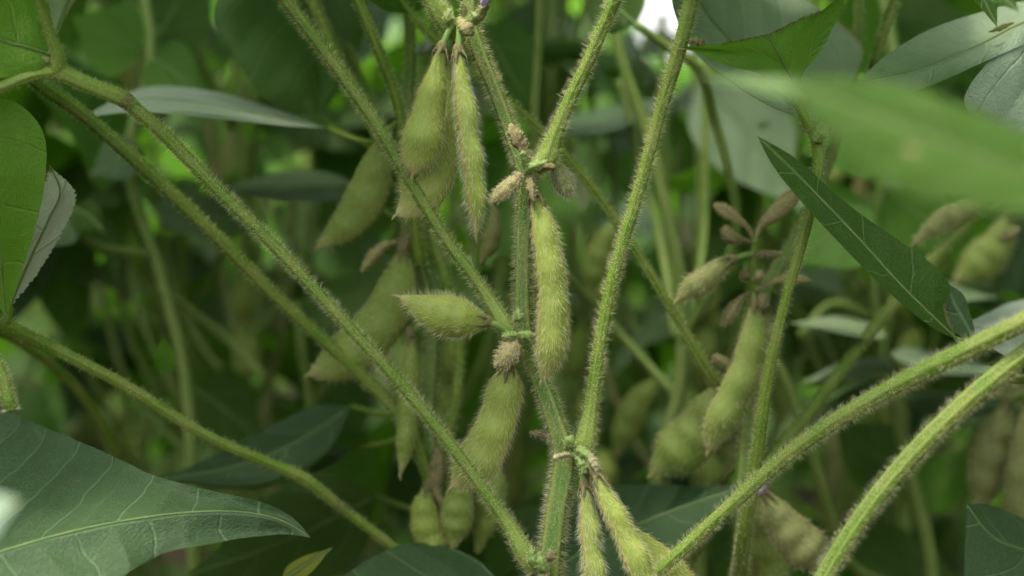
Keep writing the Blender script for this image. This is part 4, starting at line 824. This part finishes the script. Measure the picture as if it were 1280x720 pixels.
# the far field, a mass of foliage
def far_mass():
    r = np.random.default_rng(5); G = []; n = 5200
    V0, Q0, T0, uv0, A0 = LEAFG[1]
    idx = np.arange(9)*0
    V0 = V0.reshape(15, 9, 3)[::3, ::2].reshape(-1, 3); uv0 = uv0.reshape(15, 9, 2)[::3, ::2].reshape(-1, 2); a, b = 5, 5
    i = np.arange(a-1)[:, None]*b; j = np.arange(b-1)[None]; Q0 = np.stack([i+j, i+j+1, i+b+j+1, i+b+j], -1).reshape(-1, 4)
    Vs, Qs, Us = [], [], []
    for k in range(n):
        y = 2.5+r.uniform(0, 1)**1.3*7; x = r.uniform(-.5, .5)*(y*1.1+1.0); z = (.08+.78*r.uniform(0, 1)**.8)*(1 + .12*math.sin(x*3))
        z = min(z, .50) if abs(x/y-.107) < .04 else z
        e = Euler((r.uniform(-.7, .7), r.uniform(-.4, 1.0), r.uniform(0, 6.28))).to_matrix(); R_ = np.array(e)*r.uniform(1.0, 1.7)
        Vs.append(V0@R_.T+np.array([x, y, z])); Qs.append(Q0+k*len(V0)); Us.append(uv0)
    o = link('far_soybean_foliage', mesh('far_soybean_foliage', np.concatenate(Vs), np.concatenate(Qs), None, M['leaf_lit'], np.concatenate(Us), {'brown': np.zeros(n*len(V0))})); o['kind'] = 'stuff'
    o['label'] = 'unbroken mass of soft green soybean leaves filling the far field'; o['category'] = 'foliage'
far_mass()
def low_cover():
    r = np.random.default_rng(8); n = 2600; V0, Q0, T0, uv0, A0 = LEAFG[2]
    V0 = V0.reshape(15, 9, 3)[::2, ::2].reshape(-1, 3); uv0 = uv0.reshape(15, 9, 2)[::2, ::2].reshape(-1, 2); a, b = 8, 5
    i = np.arange(a-1)[:, None]*b; j = np.arange(b-1)[None]; Q0 = np.stack([i+j, i+j+1, i+b+j+1, i+b+j], -1).reshape(-1, 4)
    Vs, Qs, Us = [], [], []; k = 0
    while k < n:
        y = .62+r.uniform(0, 1)**1.4*2.6; x = r.uniform(-.5, .5)*(y*1.2+.3); z = .005+.13*r.uniform(0, 1)**1.5
        if .10 < x < .24 and y < 1.25 and r.uniform() < .8: k += 1; continue
        R_ = np.array(Euler((r.uniform(-.7, .7), r.uniform(-.7, .6), r.uniform(0, 6.28))).to_matrix())*r.uniform(.45, 1.0)
        Vs.append(V0@R_.T+np.array([x, y, z])); Qs.append(Q0+len(Qs)*len(V0)); Us.append(uv0); k += 1
    V = np.concatenate(Vs); V[:, 2] = np.maximum(V[:, 2], .004+.002*r.uniform(0, 1, len(V)))
    o = link('low_ground_cover', mesh('low_ground_cover', V, np.concatenate(Qs), None, M['leaf'], np.concatenate(Us), {'brown': np.zeros(len(V))})); o['kind'] = 'stuff'
    o['label'] = 'low dark leaves and seedlings covering the soil under the rows'; o['category'] = 'ground cover'
low_cover()
def surrounding():  # loose leaves out of frame, added to keep light off the background
    r = np.random.default_rng(18); V0, Q0, T0, uv0, A0 = LEAFG[3]
    V0 = V0.reshape(15, 9, 3)[::3, ::2].reshape(-1, 3); uv0 = uv0.reshape(15, 9, 2)[::3, ::2].reshape(-1, 2); a, b = 5, 5
    i = np.arange(a-1)[:, None]*b; j = np.arange(b-1)[None]; Q0 = np.stack([i+j, i+j+1, i+b+j+1, i+b+j], -1).reshape(-1, 4)
    Vs, Qs, Us = [], [], []
    U = r.uniform
    for kind, n in (('left', 1100), ('right', 1100), ('behind', 900), ('over', 260)):
        for k in range(n):
            if kind == 'over':
                y = .40+U()*.45; x = U(-.5, .5)*(1.3+y*.6); z = max(.64, .45+.085*y+.09)+U(0, .16)
                if abs(x/y-.107) < .03+.04/y and y > .6: continue
            elif kind == 'behind': y = U(-1.3, -.28); x = U(-1.5, 1.5); z = U(.08, .76)
            else: y = U(-.3, 2.3) ; x = (.40+max(0, y)*.36+U(0, .8))*(-1 if kind == 'left' else 1); z = .05+.72*U()**.8
            if kind in ('left', 'right') and y < .30 and abs(x) < .5: continue
            R_ = np.array(Euler((U(-.7, .7), U(-.4, .9), U(0, 6.28))).to_matrix())*U(.9, 1.5)
            Vs.append(V0@R_.T+np.array([x, y, z])); Qs.append(Q0+len(Qs)*len(V0)); Us.append(uv0)
    V = np.concatenate(Vs); o = link('shading_soybean_foliage', mesh('shading_soybean_foliage', V, np.concatenate(Qs), None, M['leaf'], np.concatenate(Us), {'brown': np.zeros(len(V))})); o['kind'] = 'stuff'
    o['label'] = 'unseen soybean leaves added around and above the frame to shade the plants'; o['category'] = 'foliage'
surrounding()
# plants beside and over the frame that shade the row
for k, (x, y, H) in enumerate(((-.30, .42, .74), (.34, .46, .74), (-.42, .60, .78), (.46, .66, .78))):
    field_plant(x, y, H, 300+k, ['leafy plant just beyond the left edge, nearer one', 'leafy plant just beyond the right edge, nearer one', 'leafy plant beyond the left edge, farther one', 'leafy plant beyond the right edge, farther one'][k], .60)

# trifoliate leaves over the top of the frame, carried by the petioles that leave it there
def crown(plant, tip, out, sc, seed, mi=0):
    r = random.Random(seed); a = math.atan2(out[1], out[0])
    for q in (-1, 0, 1):
        lm = Matrix.Translation(Vector(tip)) @ Euler((r.uniform(-.4, .4), r.uniform(0, .5), a+q*1.3)).to_matrix().to_4x4() @ Matrix.Scale(sc, 4)
        c = lm @ Vector((.05, 0, 0)); e = lm @ Vector((.09, 0, -.02))
        if not (blocked(c, .6, 25) or blocked(e, .6, 25)): put('leaf', r.choice(LEAFM[mi]), plant, lm)
for tip, out, sd2 in ((P(140, -260, .36), (-1, -.2), 1), (P(930, -300, .375), (.5, .5), 2), (P(870, -240, .36), (.6, -.5), 3), (P(430, -200, .36), (-.6, -.6), 4), (P(610, -380, .383), (.1, 1), 5), (P(1500, 250, .32), (1, -.3), 6)):
    crown(main, tip, out, 1.0, sd2)
for tip, out, sd2 in ((P(350, -100, .43), (-.4, .7), 11), (P(400, -110, .41), (-.8, -.2), 12), (P(390, -90, .48), (.1, 1), 13), (P(620, -80, .43), (.3, 1), 14), (P(470, -260, .46), (-.5, .5), 15), (P(-70, 10, .385), (-1, 0), 16)):
    crown(lp, tip, out, 1.0, sd2, 1)
